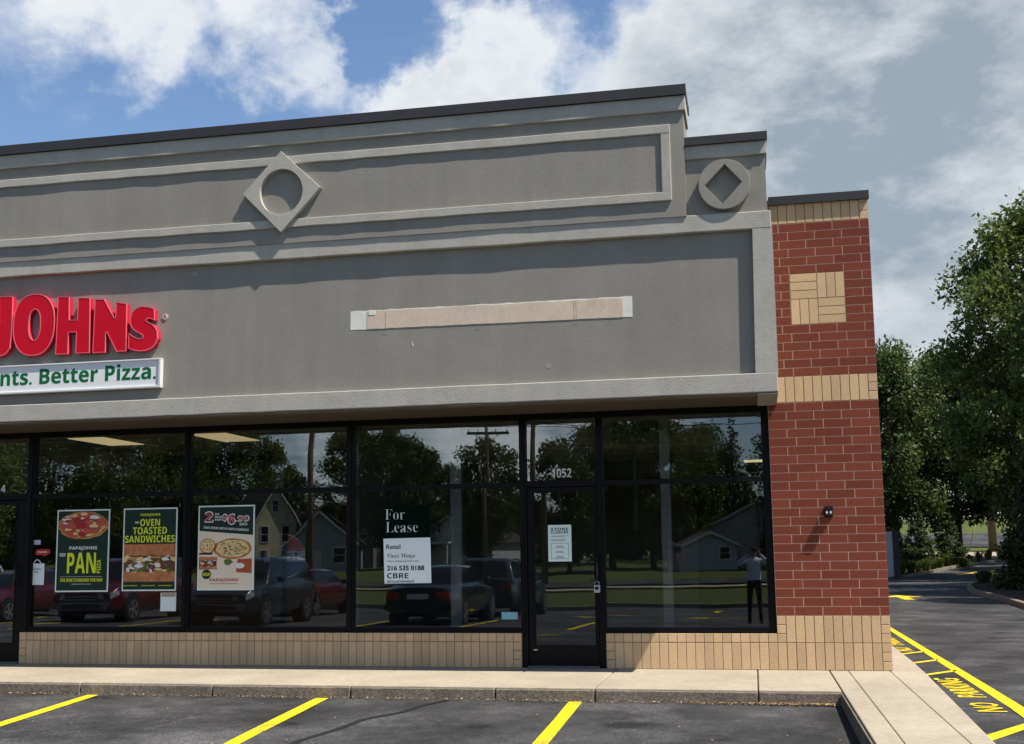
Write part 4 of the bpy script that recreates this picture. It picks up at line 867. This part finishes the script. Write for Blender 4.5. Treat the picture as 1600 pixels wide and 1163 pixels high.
# beds with kerbs
def bed(poly, name, edge):
    b = MB(); b.slab([(x, y) for x, y in poly], -.2, .10)
    for i, (x, y, z) in enumerate(b.v): b.v[i] = (x, y, z+zs(x, y))
    o = b.build(name, mat('dark_mulch', (.045, .022, .016), .95, noise=(9, .35), bump=(20, 1.0, .06))); o['kind'] = 'structure'
    e = MB(); L_ = [Vector((x, y, zs(x, y)+.06)) for x, y in edge]
    for p0, p1 in zip(L_[:-1], L_[1:]):
        d = (p1-p0).normalized(); n = Vector((-d.y, d.x, 0))*.075
        e.add([(p0+n*sg+Vector((0, 0, dz))) for sg in (-1, 1) for dz in (-.2, .075)] + [(p1+n*sg+Vector((0, 0, dz))) for sg in (-1, 1) for dz in (-.2, .075)], [(0, 1, 5, 4), (1, 3, 7, 5), (3, 2, 6, 7), (0, 2, 3, 1), (4, 5, 7, 6)])
    e.build('kerb', CURBM)['kind'] = 'structure'
E1 = [(16, 11.8), (7.5, 12.6), (5.4, 13.6), (4.75, 15.1), (4.95, 18), (5.15, 21), (5.3, 25.7), (5.9, 30), (6.5, 33), (7.4, 35.2), (9.5, 36), (15, 36)]
bed(E1, 'island_bed', E1)
E2 = [(4.2, 44.4), (5.6, 44.9), (7.0, 47.6), (8.6, 51.5), (10.2, 55), (12.2, 58.2), (15, 60.5), (20, 61.5)]
bed(E2+[(20, 63.5), (4.2, 63.5)], 'back_bed', E2)
# low plants along the back kerb
def tuft(h, n, seed):
    r = random.Random(seed); b = MB()
    for i in range(n):
        a = r.uniform(0, 6.283); L_ = h*r.uniform(.6, 1.1); w = .02; o = Vector((r.uniform(-.12, .12), r.uniform(-.12, .12), 0)); d = Vector((math.cos(a), math.sin(a), 0)); s = Vector((-d.y, d.x, 0))
        k = r.uniform(.25, .8)
        p = [o, o+d*L_*k*.45+Vector((0, 0, L_*.75)), o+d*L_*k+Vector((0, 0, L_*.72))]
        b.add([p[0]-s*w, p[0]+s*w, p[1]+s*w, p[1]-s*w, p[2]], [(0, 1, 2, 3), (3, 2, 4)], 0, r.random())
    return b
pl = tuft(.75, 90, 3).build('daylily_clump', LEAFL, tint=True); tag(pl, 'arching green daylily clumps in a row along the back kerb', 'plant', 'daylilies along the back kerb')
for k, t in enumerate(np.linspace(0.1, .92, 15)):
    i = t*(len(E2)-2); j = int(i); f_ = i-j; x = E2[j][0]*(1-f_)+E2[j+1][0]*f_; y = E2[j][1]*(1-f_)+E2[j+1][1]*f_+.8
    o = pl if k == 0 else pl.copy()
    if k: COL.objects.link(o)
    o.location = (x, y, zs(x, y)+.08); o.rotation_euler = (0, 0, k*1.7); q = .8+.35*((k*7) % 5)/5; o.scale = (q, q, q)
iv = tuft(.5, 120, 8).build('island_plant', LEAFD, tint=True); tag(iv, 'low dark plants at the foot of the evergreens on the mulched island', 'plant', 'low plants on the island')
for k, (x, y) in enumerate(((7.0, 33.5), (7.6, 31.5), (7.0, 29), (7.4, 26), (7.3, 24), (8.0, 21.5))):
    o = iv if k == 0 else iv.copy()
    if k: COL.objects.link(o)
    o.location = (x, y, zs(x, y)+.08); o.rotation_euler = (0, 0, k*2.1); o.scale = (1.5, 1.5, 1.2)
# enclosure
p = tag(empty('bin_enclosure', (4.6, 44.6, -.11)), 'plain grey bin enclosure panel beyond the brick corner', 'enclosure')
b = MB(); b.box(3.0, 5.02, 44.5, 44.58, -.02, 2.12); b.build('gate_panel', mat('grey_gate', (.46, .45, .43), .7, noise=(1.5, .06)), p)
b = MB(); b.box(5.03, 5.32, 44.45, 44.75, -.12, 2.16); b.box(5.05, 5.3, 44.76, 47.4, -.10, 2.1); b.build('side_panel', mat('dark_gate_post', (.05, .05, .05), .8), p)
# pole and guards over the back street
def pole(x, y, h, label, r=.15, arm=True, rz=0.0):
    p = tag(empty('utility_pole', (x, y, zs(x, y)-.3), rz), label, 'utility pole')
    b = MB(); b.tube([(0, 0, 0), (0, 0, h*.5), (0, 0, h)], [r*1.1, r*.95, r*.7], 10); b.build('pole', mat('weathered_pole', (.13, .095, .07), .95, noise=(6, .25)), p, smooth=True, pinv=False)
    if arm:
        b = MB(); b.box(-1.2, 1.2, -.06, .06, h-.75, h-.6); b.tube([(-.75, .0, h-.68), (0, -.08, h-1.35)], .02, 5); b.tube([(.75, .0, h-.68), (0, -.08, h-1.35)], .02, 5); b.build('crossarm', mat('pole_arm', (.10, .08, .06), .9), p, pinv=False)
        b = MB()
        for k in (-1.1, -.5, .5, 1.1): b.tube([(k, 0, h-.6), (k, 0, h-.45)], .035, 6)
        b.build('insulator', mat('porcelain', (.35, .33, .3), .4), p, pinv=False)
    return p
pole(14.1, 68.8, 9.5, 'brown wooden pole by the back street under the trees', .26)
for k, x in enumerate((11.6, 12.7)):
    b = MB(); b.tube([(x, 69.5, zs(x, 69.5)), (x+.75, 69.5, zs(x, 69.5)+2.6)], .045, 6); b.tube([(x+.75, 69.5, zs(x, 69.5)+2.6), (x+2.7, 69.9, zs(x, 69.5)+8)], .012, 5)
    tag(b.build('guy_wire', mat('guard_yellow', (.5, .45, .2), .6)), ['left', 'right'][k] and ('slanting yellow guarded guy wire nearer the forked trunk' if k == 0 else 'slanting yellow guarded guy wire nearer the wooden pole'), 'guy wire', 'guy wires by the back street')
# ================================================================== across the lot: what the shop windows mirror
TYRE = mat('tyre_rubber', (.012, .012, .013), .85); RIM = mat('alloy_rim', (.35, .35, .36), .3, .5, .7); CARGL = mat('car_window', (.012, .014, .016), .05, .5); HLAMP = mat('headlamp', (.30, .31, .33), .1, .6); TLAMP = mat('tail_lamp', (.45, .01, .015), .2, .6); GRILLE = mat('grille_black', (.012, .012, .013), .5); CHROME = mat('car_chrome', (.6, .6, .6), .15, .5, .9)
def car(name, label, paint, kind, x, y, rz, cat='car'):
    root = empty(name, (0, 0, 0)); tag(root, label, cat)
    P = dict(sedan=dict(L=4.8, W=.92, zb=.22, belt=[(-2.4, .86), (-1.7, .98), (-.9, .95), (.9, .92), (1.2, .90), (2.0, .80), (2.4, .66)], cab=(-1.75, 1.25, -.85, .25, 1.44, .93), R=.335),
             suv=dict(L=4.6, W=.94, zb=.26, belt=[(-2.3, 1.02), (-1.5, 1.06), (.9, 1.04), (1.2, 1.05), (2.0, .96), (2.3, .78)], cab=(-2.22, 1.2, -1.75, .35, 1.70, 1.04), R=.37),
             pickup=dict(L=5.6, W=.98, zb=.36, belt=[(-2.8, 1.12), (-1.0, 1.12), (.9, 1.10), (1.3, 1.12), (2.3, 1.05), (2.8, .92)], cab=(-.55, 1.45, -.35, .75, 1.82, 1.10), R=.39))[kind]
    L_, W = P['L'], P['W']; h2 = L_/2
    # body shell lofted along its length
    ys_ = np.linspace(-h2, h2, 34); bx, bz = zip(*P['belt']); b = MB(); v = []
    for yy in ys_:
        e = abs(yy)/h2; w = W*(1-.16*max(0, (e-.72)/.28)**2); zb = P['zb']+.16*max(0, (e-.86)/.14)**1.5; zt = float(np.interp(yy, bx, bz))
        half = [(0, zb), (w*.86, zb), (w*.97, zb+.10), (w, zb+(zt-zb)*.45), (w*.985, zb+(zt-zb)*.72), (w*.95, zt-.03), (w*.86, zt+.005), (w*.4, zt+.03), (0, zt+.035)]
        ring = half + [(-a, c) for a, c in half[-2:0:-1]]; v += [(a, yy, c) for a, c in ring]
    n = 16; f = [(i*n+k, i*n+(k+1) % n, (i+1)*n+(k+1) % n, (i+1)*n+k) for i in range(len(ys_)-1) for k in range(n)]
    f += [tuple(range(n)), tuple((len(ys_)-1)*n+k for k in range(n-1, -1, -1))]
    b.add(v, f); b.build('body', paint, root, smooth=True, pinv=False, bevel=.03)
    y0, y1, y2, y3, zr, zb = P['cab']; wb, wr = W*.93, W*.70
    def lerp(a, c, t): return tuple(a[i]+(c[i]-a[i])*t for i in range(3))
    b = MB(); lv = []
    for t, s in ((0, 0), (.5, .46), (.86, .84), (1, 1)):
        ww = wb+(wr-wb)*(t**1.1); z = zb-.03+(zr-zb+.03)*(1-(1-t)**1.15 if t < 1 else 1); a = y0+(y2-y0)*s; c = y1+(y3-y1)*s
        if t == 1: ww *= .86; a += .12; c -= .18
        lv += [(-ww, a, z), (ww, a, z), (ww, c, z), (-ww, c, z)]
    f = [(4*i+k, 4*i+(k+1) % 4, 4*i+4+(k+1) % 4, 4*i+4+k) for i in range(3) for k in range(4)]+[(12, 13, 14, 15)]
    b.add(lv, f); b.build('cabin', paint, root, smooth=True, pinv=False, bevel=.04)
    def on(face, s, t, off=.006):                     # point on the cabin wall: face 0 rear, 1 right, 2 front, 3 left
        k, k2 = face, (face+1) % 4; lo = lerp(lv[k], lv[k2], s); mid = lerp(lv[4+k], lv[4+k2], s); hi = lerp(lv[8+k], lv[8+k2], s)
        p = lerp(lo, mid, t*2) if t < .5 else lerp(mid, hi, (t-.5)*2)
        nrm = ((0, -1, .5), (1, 0, .4), (0, 1, .6), (-1, 0, .4))[face]; return (p[0]+nrm[0]*off, p[1]+nrm[1]*off, p[2]+nrm[2]*off*.6)
    wins = [(0, .10, .90), (2, .06, .94)] + ([(1, .05, .46), (1, .50, .93), (3, .07, .50), (3, .54, .95)] if kind != 'pickup' else [(1, .12, .90), (3, .10, .88)])
    for face, s0, s1 in wins:
        b = MB(); m_ = 4; pts = [on(face, s0+(s1-s0)*i/m_, t) for t in (.16, .5, .95) for i in range(m_+1)]
        b.add(pts, [(j*5+i, j*5+i+1, j*5+5+i+1, j*5+5+i) for j in range(2) for i in range(m_)]); b.build(['rear_window', 'side_window', 'windscreen', 'side_window'][face], CARGL, root, pinv=False)
    if kind == 'pickup':
        b = MB(); b.box(-.80, .80, -2.72, -.65, .95, 1.165); b.build('load_bed', GRILLE, root, pinv=False)
    Rw = P['R']; wx = L_*.295
    for sx_ in (-1, 1):
        for yy in (-wx, wx*1.04):
            x0 = sx_*(W-.10)
            bm = MB(); bm.tube([(sx_*(W-.3), yy, Rw), (sx_*(W+.004), yy, Rw)], Rw+.055, 24)
            bm.build('wheel_arch', GRILLE, root, pinv=False)
            bm = MB(); bm.tube([(sx_*(W-.22), yy, Rw), (sx_*(W-.20), yy, Rw), (sx_*(W+.01), yy, Rw), (sx_*(W+.025), yy, Rw)], [Rw*.93, Rw, Rw, Rw*.94], 28); w_ = bm.build('wheel', TYRE, root, pinv=False, smooth=False)
            bm = MB(); bm.tube([(sx_*(W+.012), yy, Rw), (sx_*(W+.030), yy, Rw)], [Rw*.16]*2, 12)
            for k in range(5):
                a = k*2*math.pi/5; c = (math.cos(a), math.sin(a)); d = (-c[1], c[0])
                q = [(sx_*(W+.032), yy+c[0]*r_+d[0]*w2, Rw+c[1]*r_+d[1]*w2) for r_, w2 in ((Rw*.1, -.03), (Rw*.66, -.045), (Rw*.66, .045), (Rw*.1, .03))]; bm.add(q, [(0, 1, 2, 3)])
            q1 = [(sx_*(W+.030), yy+Rw*.68*math.cos(t), Rw+Rw*.68*math.sin(t)) for t in np.linspace(0, 6.283, 25)[:-1]]; q2 = [(sx_*(W+.030), yy+Rw*.60*math.cos(t), Rw+Rw*.60*math.sin(t)) for t in np.linspace(0, 6.283, 25)[:-1]]
            bm.add(q1+q2, [(i, (i+1) % 24, 24+(i+1) % 24, 24+i) for i in range(24)]); bm.build('rim', RIM, w_, pinv=False)
        zf = float(np.interp(h2*.93, bx, bz)); zr_ = float(np.interp(-h2*.95, bx, bz))
        b = MB(); b.add([(sx_*W*.50, h2+.012, zf-.20), (sx_*W*.50, h2+.012, zf-.08), (sx_*W*.85, h2-.02, zf-.05), (sx_*W*.93, h2-.30, zf-.01), (sx_*W*.965, h2-.28, zf-.12), (sx_*W*.85, h2-.01, zf-.21)], [(0, 1, 2, 5), (2, 3, 4, 5)]); b.build('headlight', HLAMP, root, pinv=False)
        b = MB(); b.box(min(sx_*W*.52, sx_*W*.87), max(sx_*W*.52, sx_*W*.87), -h2-.02, -h2+.08, zr_-.24, zr_-.07); b.build('tail_light', TLAMP, root, pinv=False, bevel=.02)
        b = MB(); b.box(min(sx_*W*.98, sx_*(W+.16)), max(sx_*W*.98, sx_*(W+.16)), y1-.62, y1-.46, zb+.02, zb+.17); b.build('wing_mirror', paint, root, pinv=False, bevel=.04)
    zf = float(np.interp(h2*.95, bx, bz)); b = MB()
    b.box(-W*.46, W*.46, h2-.02, h2+.016, zf-.30, zf-.10, 0); b.box(-W*.6, W*.6, h2-.03, h2+.012, P['zb']+.17, P['zb']+.27, 0)
    for k in range(3): b.box(-W*.46, W*.46, h2+.016, h2+.022, zf-.28+.07*k, zf-.265+.07*k, 1)
    b.build('grille', [GRILLE, CHROME], root, pinv=False)
    b = MB(); b.box(-W*.9, W*.9, -h2-.02, -h2+.05, P['zb']+.18, P['zb']+.34, 0); b.box(-.27, .27, -h2-.018, -h2+.03, P['zb']+.42, P['zb']+.54, 1); b.build('rear_bumper', [GRILLE, WHITE], root, pinv=False)
    root.location = (x, y, zs(x, y)); root.rotation_euler = (0, 0, rz)
    return root
MAROON = mat('maroon_car_paint', (.085, .003, .008), .25, .5, coat=.6); NAVY = mat('dark_blue_grey_car_paint', (.022, .028, .036), .22, .5, coat=.7); BLACKP = mat('black_car_paint', (.012, .012, .015), .22, .5, coat=.7); SILVER = mat('silver_car_paint', (.36, .36, .37), .3, .5, coat=.5); SLATE = mat('slate_car_paint', (.03, .04, .045), .25, .5, coat=.6)
car('parked_car', 'dark blue-grey crossover parked nose towards the shops in the lot', NAVY, 'suv', -14.1, -14.6, 0)
car('parked_car', 'maroon car parked nose towards the shops next to the dark crossover', MAROON, 'suv', -18.5, -16.0, 0)
car('parked_car', 'maroon sedan farthest along the row beside the silver pickup', MAROON, 'sedan', -22.9, -17.4, 0)
car('parked_car', 'black sedan parked with its tail lights towards the shops', BLACKP, 'sedan', -9.3, -15.6, R(180))
car('parked_car', 'maroon sedan seen from behind in the row past the black sedan', MAROON, 'sedan', -15.6, -22.0, R(180))
car('parked_car', 'slate grey crossover parked tail towards the shops past the black sedan', SLATE, 'suv', -9.1, -21.5, R(180))
car('parked_pickup', 'silver pickup truck standing broadside at the end of the lot', SILVER, 'pickup', -27.6, -22.3, R(90), 'pickup')

# --- houses across the street
ROOF_D = mat('dark_shingle_roof', (.045, .04, .04), .95, noise=(4, .2)); TRIMW = mat('white_house_trim', (.66, .66, .64), .7)
def siding(name, c):
    m = D.materials.new(name); m.use_nodes = True; nt = m.node_tree; p = nt.nodes['Principled BSDF']; tc = nt.nodes.new('ShaderNodeTexCoord'); w = nt.nodes.new('ShaderNodeTexWave'); w.bands_direction = 'Z'; w.wave_profile = 'SAW'; w.inputs['Scale'].default_value = 1.6
    nt.links.new(tc.outputs['Object'], w.inputs[0]); r = nt.nodes.new('ShaderNodeMix'); r.data_type = 'RGBA'; nt.links.new(w.outputs[1], r.inputs[0]); r.inputs[6].default_value = (c[0]*.5, c[1]*.5, c[2]*.5, 1); r.inputs[7].default_value = (*c, 1)
    nt.links.new(r.outputs[2], p.inputs['Base Color']); p.inputs['Roughness'].default_value = .8; return m
def house(label, x, y, rz, w, d, h, rh, m, wins, chimney=False, door=True, porch=False):
    r = empty('house', (0, 0, 0)); tag(r, label, 'house'); b = MB()    # gable end faces +Y (the shops)
    b.prism([(-w/2, 0), (w/2, 0), (w/2, h), (0, h+rh), (-w/2, h)], -d, 0); b.build('wall', m, r, pinv=False)
    b = MB(); ov = .35; k = rh/(w/2)
    for s in (-1, 1):
        b.prism([(s*(w/2+ov), h-k*ov), (0, h+rh+.01), (0, h+rh+.20), (s*(w/2+ov), h-k*ov+.17)][::s], -d-ov, ov)
    rf = b.build('roof', ROOF_D, r, pinv=False)
    b = MB()
    for s in (-1, 1): b.prism([(s*(w/2+ov), h-k*ov-.05), (0, h+rh-.05), (0, h+rh+.18), (s*(w/2+ov), h-k*ov+.16)][::s], ov+.002, ov+.06)
    b.build('barge_board', TRIMW, rf, pinv=False)
    if chimney: b = MB(); b.box(w*.18, w*.18+.7, -d*.5, -d*.5+.7, h, h+rh+.9); b.build('chimney', RED, rf, pinv=False)
    for wx_, wz, ww, wh in wins:
        b = MB(); b.box(wx_-ww/2-.1, wx_+ww/2+.1, .002, .05, wz-.1, wz+wh+.12); f_ = b.build('window', TRIMW, r, pinv=False)
        b = MB(); b.box(wx_-ww/2, wx_+ww/2, .04, .058, wz, wz+wh*.48); b.box(wx_-ww/2, wx_+ww/2, .04, .058, wz+wh*.53, wz+wh); b.build('pane', CARGL, f_, pinv=False)
    if door: b = MB(); b.box(-w*.05-.5, -w*.05+.5, .002, .06, 0, 2.1); b.build('door', mat('house_door_white', (.5, .5, .48), .6), r, pinv=False)
    if porch:
        b = MB(); b.box(-w*.5, w*.1, .06, 1.8, 2.35, 2.55)
        for px in (-w*.48, -w*.2, w*.08): b.box(px-.08, px+.08, 1.6, 1.76, 0, 2.35)
        b.build('porch', TRIMW, r, pinv=False)
    r.location = (x, y, zs(x, y)-.1); r.rotation_euler = (0, 0, rz); return r
CRM = siding('cream_siding', (.78, .72, .46)); WHS = siding('white_siding', (.60, .62, .64)); GRS = siding('grey_siding', (.30, .32, .34)); BLS = siding('blue_grey_siding', (.40, .45, .5))
house('tall narrow cream clapboard house with a steep gable across the street', -47.9, -95, R(-42), 4.6, 8, 4.9, 3.4, CRM, [(-1.2, 3.1, .7, 1.5), (1.2, 3.1, .7, 1.5), (0, 5.9, .6, 1.0), (-1.2, .7, .7, 1.5), (1.2, .7, .7, 1.5)], door=False)
house('low dark-roofed building left of the cream house', -57, -99, R(70), 9, 16, 3.4, 2.4, GRS, [(-2, 1, 1, 1.3), (2, 1, 1, 1.3)])
house('small gabled house with white edges behind a twin gable', -44.0, -100, R(-10), 9, 10, 2.9, 4.0, GRS, [(-2.4, 1, 1, 1.4), (2.4, 1, 1, 1.4)], porch=True)
house('low twin gable house with white edges and a porch', -41.2, -90, R(-14), 6.5, 9, 2.6, 2.9, BLS, [(-1.8, .9, 1, 1.3), (1.7, .9, 1, 1.3)])
house('white cottage with a porch under the trees', -30.0, -95, R(10), 9, 9, 2.6, 2.4, WHS, [(-2.6, .9, 1, 1.3), (2.6, .9, 1, 1.3)], porch=True)
house('wide white house with a blank gable behind the photographer', -1.0, -85, R(8), 11, 10, 3.0, 2.4, WHS, [(-3.2, .9, 1, 1.3), (.6, .8, 1.1, 1.5)], chimney=True)
house('small white garage with a shallow gable on the lawn', -4.9, -78, R(-12), 4.4, 6, 2.0, .9, WHS, [(1.2, .9, .8, .9)])

# --- trees across the street
G2 = 'trees across the street'
tF = make_tree('street_tree', 'broad dense tree', 'tree', 16, 6.2, 2.0, 31, 150, 1.35, 95, .19, LEAF, .32, group=G2, forks=7)
tG = make_tree('street_tree', 'round crowned tree', 'tree', 10, 3.0, 1.6, 37, 100, .80, 190, .15, LEAFD, .2, group=G2, forks=6)
tH = make_tree('street_tree', 'tall loose tree', 'tree', 14, 3.6, 2.0, 41, 95, .95, 130, .17, LEAFL, .24, group=G2, forks=8)
tK = make_tree('street_conifer', 'dark spire-shaped conifer', 'tree', 13, 2.5, .6, 43, 130, .7, 170, .15, LEAFE, .2, 'cone', G2)
first = {}
TR = [(tF, -79, -90, 1.05, 'broad tree beyond the silver pickup, farthest left along the street'), (tF, -78, -101, 1.15, 'broad tree behind the silver pickup'), (tF, -67, -95, 1.08, 'broad tree behind the maroon sedan at the end of the row'), (tH, -73, -84, 1.0, 'tall loose tree over the silver pickup cab'),
      (tF, -65, -106, 1.15, 'broad tree behind the maroon car in the middle of the row'), (tF, -61.8, -113, 1.15, 'broad tree behind the left side of the cream house'), (tH, -57, -116, 1.1, 'tall loose tree above the roof of the cream house'), (tG, -52.0, -112, 1.08, 'round tree low behind the right side of the cream house'), (tF, -70, -118, 1.1, 'broad tree far behind the row of maroon cars'),
      (tH, -42.2, -101, 1.08, 'tall loose tree behind the twin gables'), (tG, -36.4, -95, 1.36, 'round tree, tallest of the wood left of the cottage'), (tG, -33.2, -96, 1.16, 'round tree in the middle of the wood behind the cottage'), (tG, -31.4, -100, 1.0, 'round tree, lowest of the wood behind the cottage'), (tF, -38.6, -108, .84, 'broad tree at the back of the wood behind the cottage'), (tG, -29.6, -106, .80, 'small round tree at the right end of the wood'),
      (tG, -22.0, -75, 1.05, 'lone round crowned tree in front of a thin pole'), (tG, -16.6, -80, 1.06, 'round tree right of the thin pole'), (tF, -13.6, -87, .80, 'broad tree left of the flag'), (tF, -9.6, -84, .80, 'broad tree behind the flag'), (tG, -6.9, -88, 1.12, 'round tree behind the small garage'), (tK, -2.7, -97, 1.05, 'dark spire-shaped conifer behind the wide white house'),
      (tF, 2.6, -80, .78, 'broad tree right of the wide white house'), (tH, 7.2, -78, .92, 'tall loose tree at the right end of the lawn'), (tF, -6.0, -112, .86, 'broad tree far behind the garage'), (tG, -26.6, -112, .75, 'small round tree far behind the lone tree'), (tG, -20.4, -110, .9, 'round tree far behind the thin pole'), (tF, 14, -75, .9, 'broad tree farthest right along the street'), (tF, -15, -118, .9, 'broad tree far behind the left side of the lawn')]
g = np.random.default_rng(77)
cl = [((x+g.uniform(-2, 2), -126+g.uniform(-5, 5), 1.0+g.uniform(0, 6.0)), g.uniform(1.8, 2.8)) for x in np.arange(-125, 40, 1.1)]
o = D.objects.new('woods', crown_mesh('woods', cl, 90, .42, 78, LEAFD)); COL.objects.link(o); o['kind'] = 'stuff'; tag(o, 'low dense far wood closing the view behind the houses', 'woods')
for i, (t, x, y, s, lab) in enumerate(TR):
    o = t if t.name not in first else copy_tree(t)
    first[t.name] = 1; place(o, x, y, s, i*1.9, label=lab)
# --- poles, wires, flag
pole(-24.1, -44, 10.5, 'wooden street pole with a crossarm left of the lone round tree', .17)
pole(-16.2, -50.5, 9.6, 'thin wooden pole standing before the lone round tree', .12)
pole(-14.6, -58, 11.5, 'wooden pole with a crossarm above the right door', .2)
def wire(p0, p1, sag, label):
    b = MB(); p0, p1 = Vector(p0), Vector(p1)
    b.tube([p0.lerp(p1, k/12)-Vector((0, 0, sag*4*(k/12)*(1-k/12))) for k in range(13)], .025, 4); tag(b.build('power_line', BLACKAL), label, 'power line', 'power lines across the street')
for k, dx in enumerate((-1.1, .5)):
    wire((-24.1+dx, -44, 8.9), (-14.6+dx, -58, 9.4), .5, ('front', 'rear')[k]+' power line between the street poles left of the right door')
    wire((-14.6+dx, -58, 9.4), (14+dx, -62, 10), .8, ('front', 'rear')[k]+' power line running right from the pole above the right door')
    wire((-24.1+dx, -44, 8.9), (-60+dx, -44, 9.2), .8, ('front', 'rear')[k]+' power line running left over the parked cars')
p = tag(empty('flag_pole', (-6.15, -62, -.6)), 'striped flag hanging from a slanted pole on the lawn', 'flag')
b = MB(); b.tube([(-6.7, -62, 2.1), (-6.15, -62, 1.75), (-5.2, -62, 1.0)], .025, 6); b.tube([(-6.7, -62, -.6), (-6.7, -62, 2.15)], .04, 6); b.build('staff', mat('flag_staff', (.35, .33, .30), .5), p)
b = MB()
for k in range(13):
    b.add([(-6.35+.05*k+.028*j*.2, -62+.01*math.sin(k), 1.87-.042*k-(1.05 if j else 0)*(1-.01*k)) for j in (0, 1)] + [(-6.30+.05*k+.028*j*.2, -62+.01*math.sin(k+1), 1.83-.042*k-(1.05 if j else 0)*(1-.01*k)) for j in (1, 0)], [(0, 1, 2, 3)], k % 2)
b.box(-6.35, -6.01, -61.985, -61.98, 1.30, 1.72, 2); b.build('flag', [mat('flag_red', (.42, .03, .04), .8), mat('flag_white', (.7, .7, .7), .8), mat('flag_blue', (.02, .03, .12), .8)], p)

# ================================================================== the photographer
def skin_mesh(verts, edges, radii, root=0, sub=2):
    me = D.meshes.new('tmp'); me.from_pydata(verts, edges, []); o = D.objects.new('tmp', me); COL.objects.link(o)
    o.modifiers.new('s', 'SKIN'); sm = o.modifiers.new('u', 'SUBSURF'); sm.levels = sub; sm.render_levels = sub
    for i, r in enumerate(radii):
        me.skin_vertices[0].data[i].radius = (r, r) if not isinstance(r, tuple) else r
        me.skin_vertices[0].data[i].use_root = (i == root)
    out = D.meshes.new_from_object(o.evaluated_get(bpy.context.evaluated_depsgraph_get())); D.objects.remove(o); D.meshes.remove(me); return out
def bmesh_cut(me, levels):                      # clean hems: cut the skin where one garment ends
    b = bmesh.new(); b.from_mesh(me)
    for z in levels: bmesh.ops.bisect_plane(b, geom=b.verts[:]+b.edges[:]+b.faces[:], plane_co=(0, 0, z), plane_no=(0, 0, 1))
    b.to_mesh(me); b.free()
def photographer(px, py):
    pz = zlot(py)+.004
    root = tag(empty('person', (px, py, pz)), 'person in pale blue-grey top and dark trousers holding a phone up', 'person')
    V_, E_, R_ = [], [], []
    def add(p, r, par=None):
        V_.append(p); R_.append(r)
        if par is not None: E_.append((par, len(V_)-1))
        return len(V_)-1
    pel = add((0, 0, .95), (.155, .115)); sp = add((0, .0, 1.12), (.165, .12), pel); ch = add((0, -.005, 1.32), (.19, .13), sp); up = add((0, -.01, 1.43), (.13, .09), ch); nk = add((0, .0, 1.51), .056, up)
    h0 = add((0, .035, 1.585), (.066, .078), nk); h1 = add((0, .04, 1.66), (.077, .095), h0); h2 = add((0, .025, 1.735), (.066, .08), h1); add((0, .105, 1.60), .028, h0)
    for s in (-1, 1):
        hip = add((s*.095, 0, .88), .092, pel); kn = add((s*.115, .02, .49), .060, hip); an = add((s*.13, -.01, .09), .043, kn); he = add((s*.13, -.03, .045), .042, an); add((s*.14, .15, .035), .036, he)
        sh = add((s*.195, -.005, 1.425), .068, up); el = add((s*.37, .09, 1.33), .052, sh); wr = add((s*.125, .295, 1.60), .029, el); pa = add((s*.098, .325, 1.665), (.038, .022), wr)
        for k in range(4):
            f0 = add((s*(.098-.004*k), .338, 1.645+.02*k), .0105, pa); f1 = add((s*(.075-.006*abs(k-1.5)), .362, 1.655+.018*k), .009, f0); add((s*(.052+.004*k), .352, 1.665+.013*k), .0075, f1)
        t0 = add((s*.088, .318, 1.64), .012, pa); t1 = add((s*.068, .322, 1.655), .010, t0); add((s*.052, .326, 1.668), .008, t1)
    me = skin_mesh(V_, E_, R_, 0, 2)
    for m in (mat('pale_blue_grey_cloth', (.74, .79, .87), .9, noise=(8, .08)), mat('dark_trousers', (.014, .014, .017), .9), mat('skin', (.42, .25, .18), .6), mat('black_shoe', (.01, .01, .011), .6)): me.materials.append(m)
    bmx = bmesh_cut(me, (.085, .985, 1.512, 1.585))
    for f in me.polygons:
        c = f.center; arm = abs(c.x) > .03 and c.y > .24
        f.material_index = 3 if c.z < .085 else (1 if c.z < .985 else (2 if (c.z > 1.512 and abs(c.x) < .12 and c.y < .2) or (arm and c.z > 1.585) else 0)); f.use_smooth = True
    o = D.objects.new('body', me); COL.objects.link(o); o.parent = root
    b = MB()                                     # dark hair cap, ears, eyes, nose, mouth
    n1, n2 = 14, 8; v = []
    for i in range(n2+1):
        t = i/n2*1.75
        for k in range(n1):
            a = k*2*math.pi/n1; ft = t*(1 if math.sin(a) < .3 else .62)
            v.append((.081*math.sin(ft)*math.cos(a), .022+.099*math.sin(ft)*math.sin(a), 1.675+.105*math.cos(ft)))
    b.add(v, [(i*n1+k, i*n1+(k+1) % n1, (i+1)*n1+(k+1) % n1, (i+1)*n1+k) for i in range(n2) for k in range(n1)]); b.build('hair', mat('dark_hair', (.03, .018, .012), .7), root, smooth=True, pinv=False)
    b = MB()
    for s in (-1, 1): b.tube([(s*.030, .118, 1.668), (s*.030, .130, 1.668)], [.013, .009], 8, 0); b.tube([(s*.080, .03, 1.675), (s*.088, .02, 1.65), (s*.082, .03, 1.625)], [.010, .016, .009], 6, 1)
    b.tube([(0, .122, 1.675), (0, .148, 1.635), (0, .128, 1.628)], [.008, .013, .008], 6, 1); b.box(-.024, .024, .118, .132, 1.600, 1.608, 2)
    b.build('face', [INK, MATS['skin'], mat('lips', (.30, .12, .10), .6)], root, pinv=False)
    return root
ph = photographer(-1.46, -13.86)
b = MB(); b.box(-1.508, -1.360, -13.5065, -13.4985, 1.300, 1.374)
p = b.build('phone', mat('phone_black', (.015, .015, .017), .2, .5), bevel=.003); tag(p, 'black phone held sideways in both hands of the photographer', 'phone')
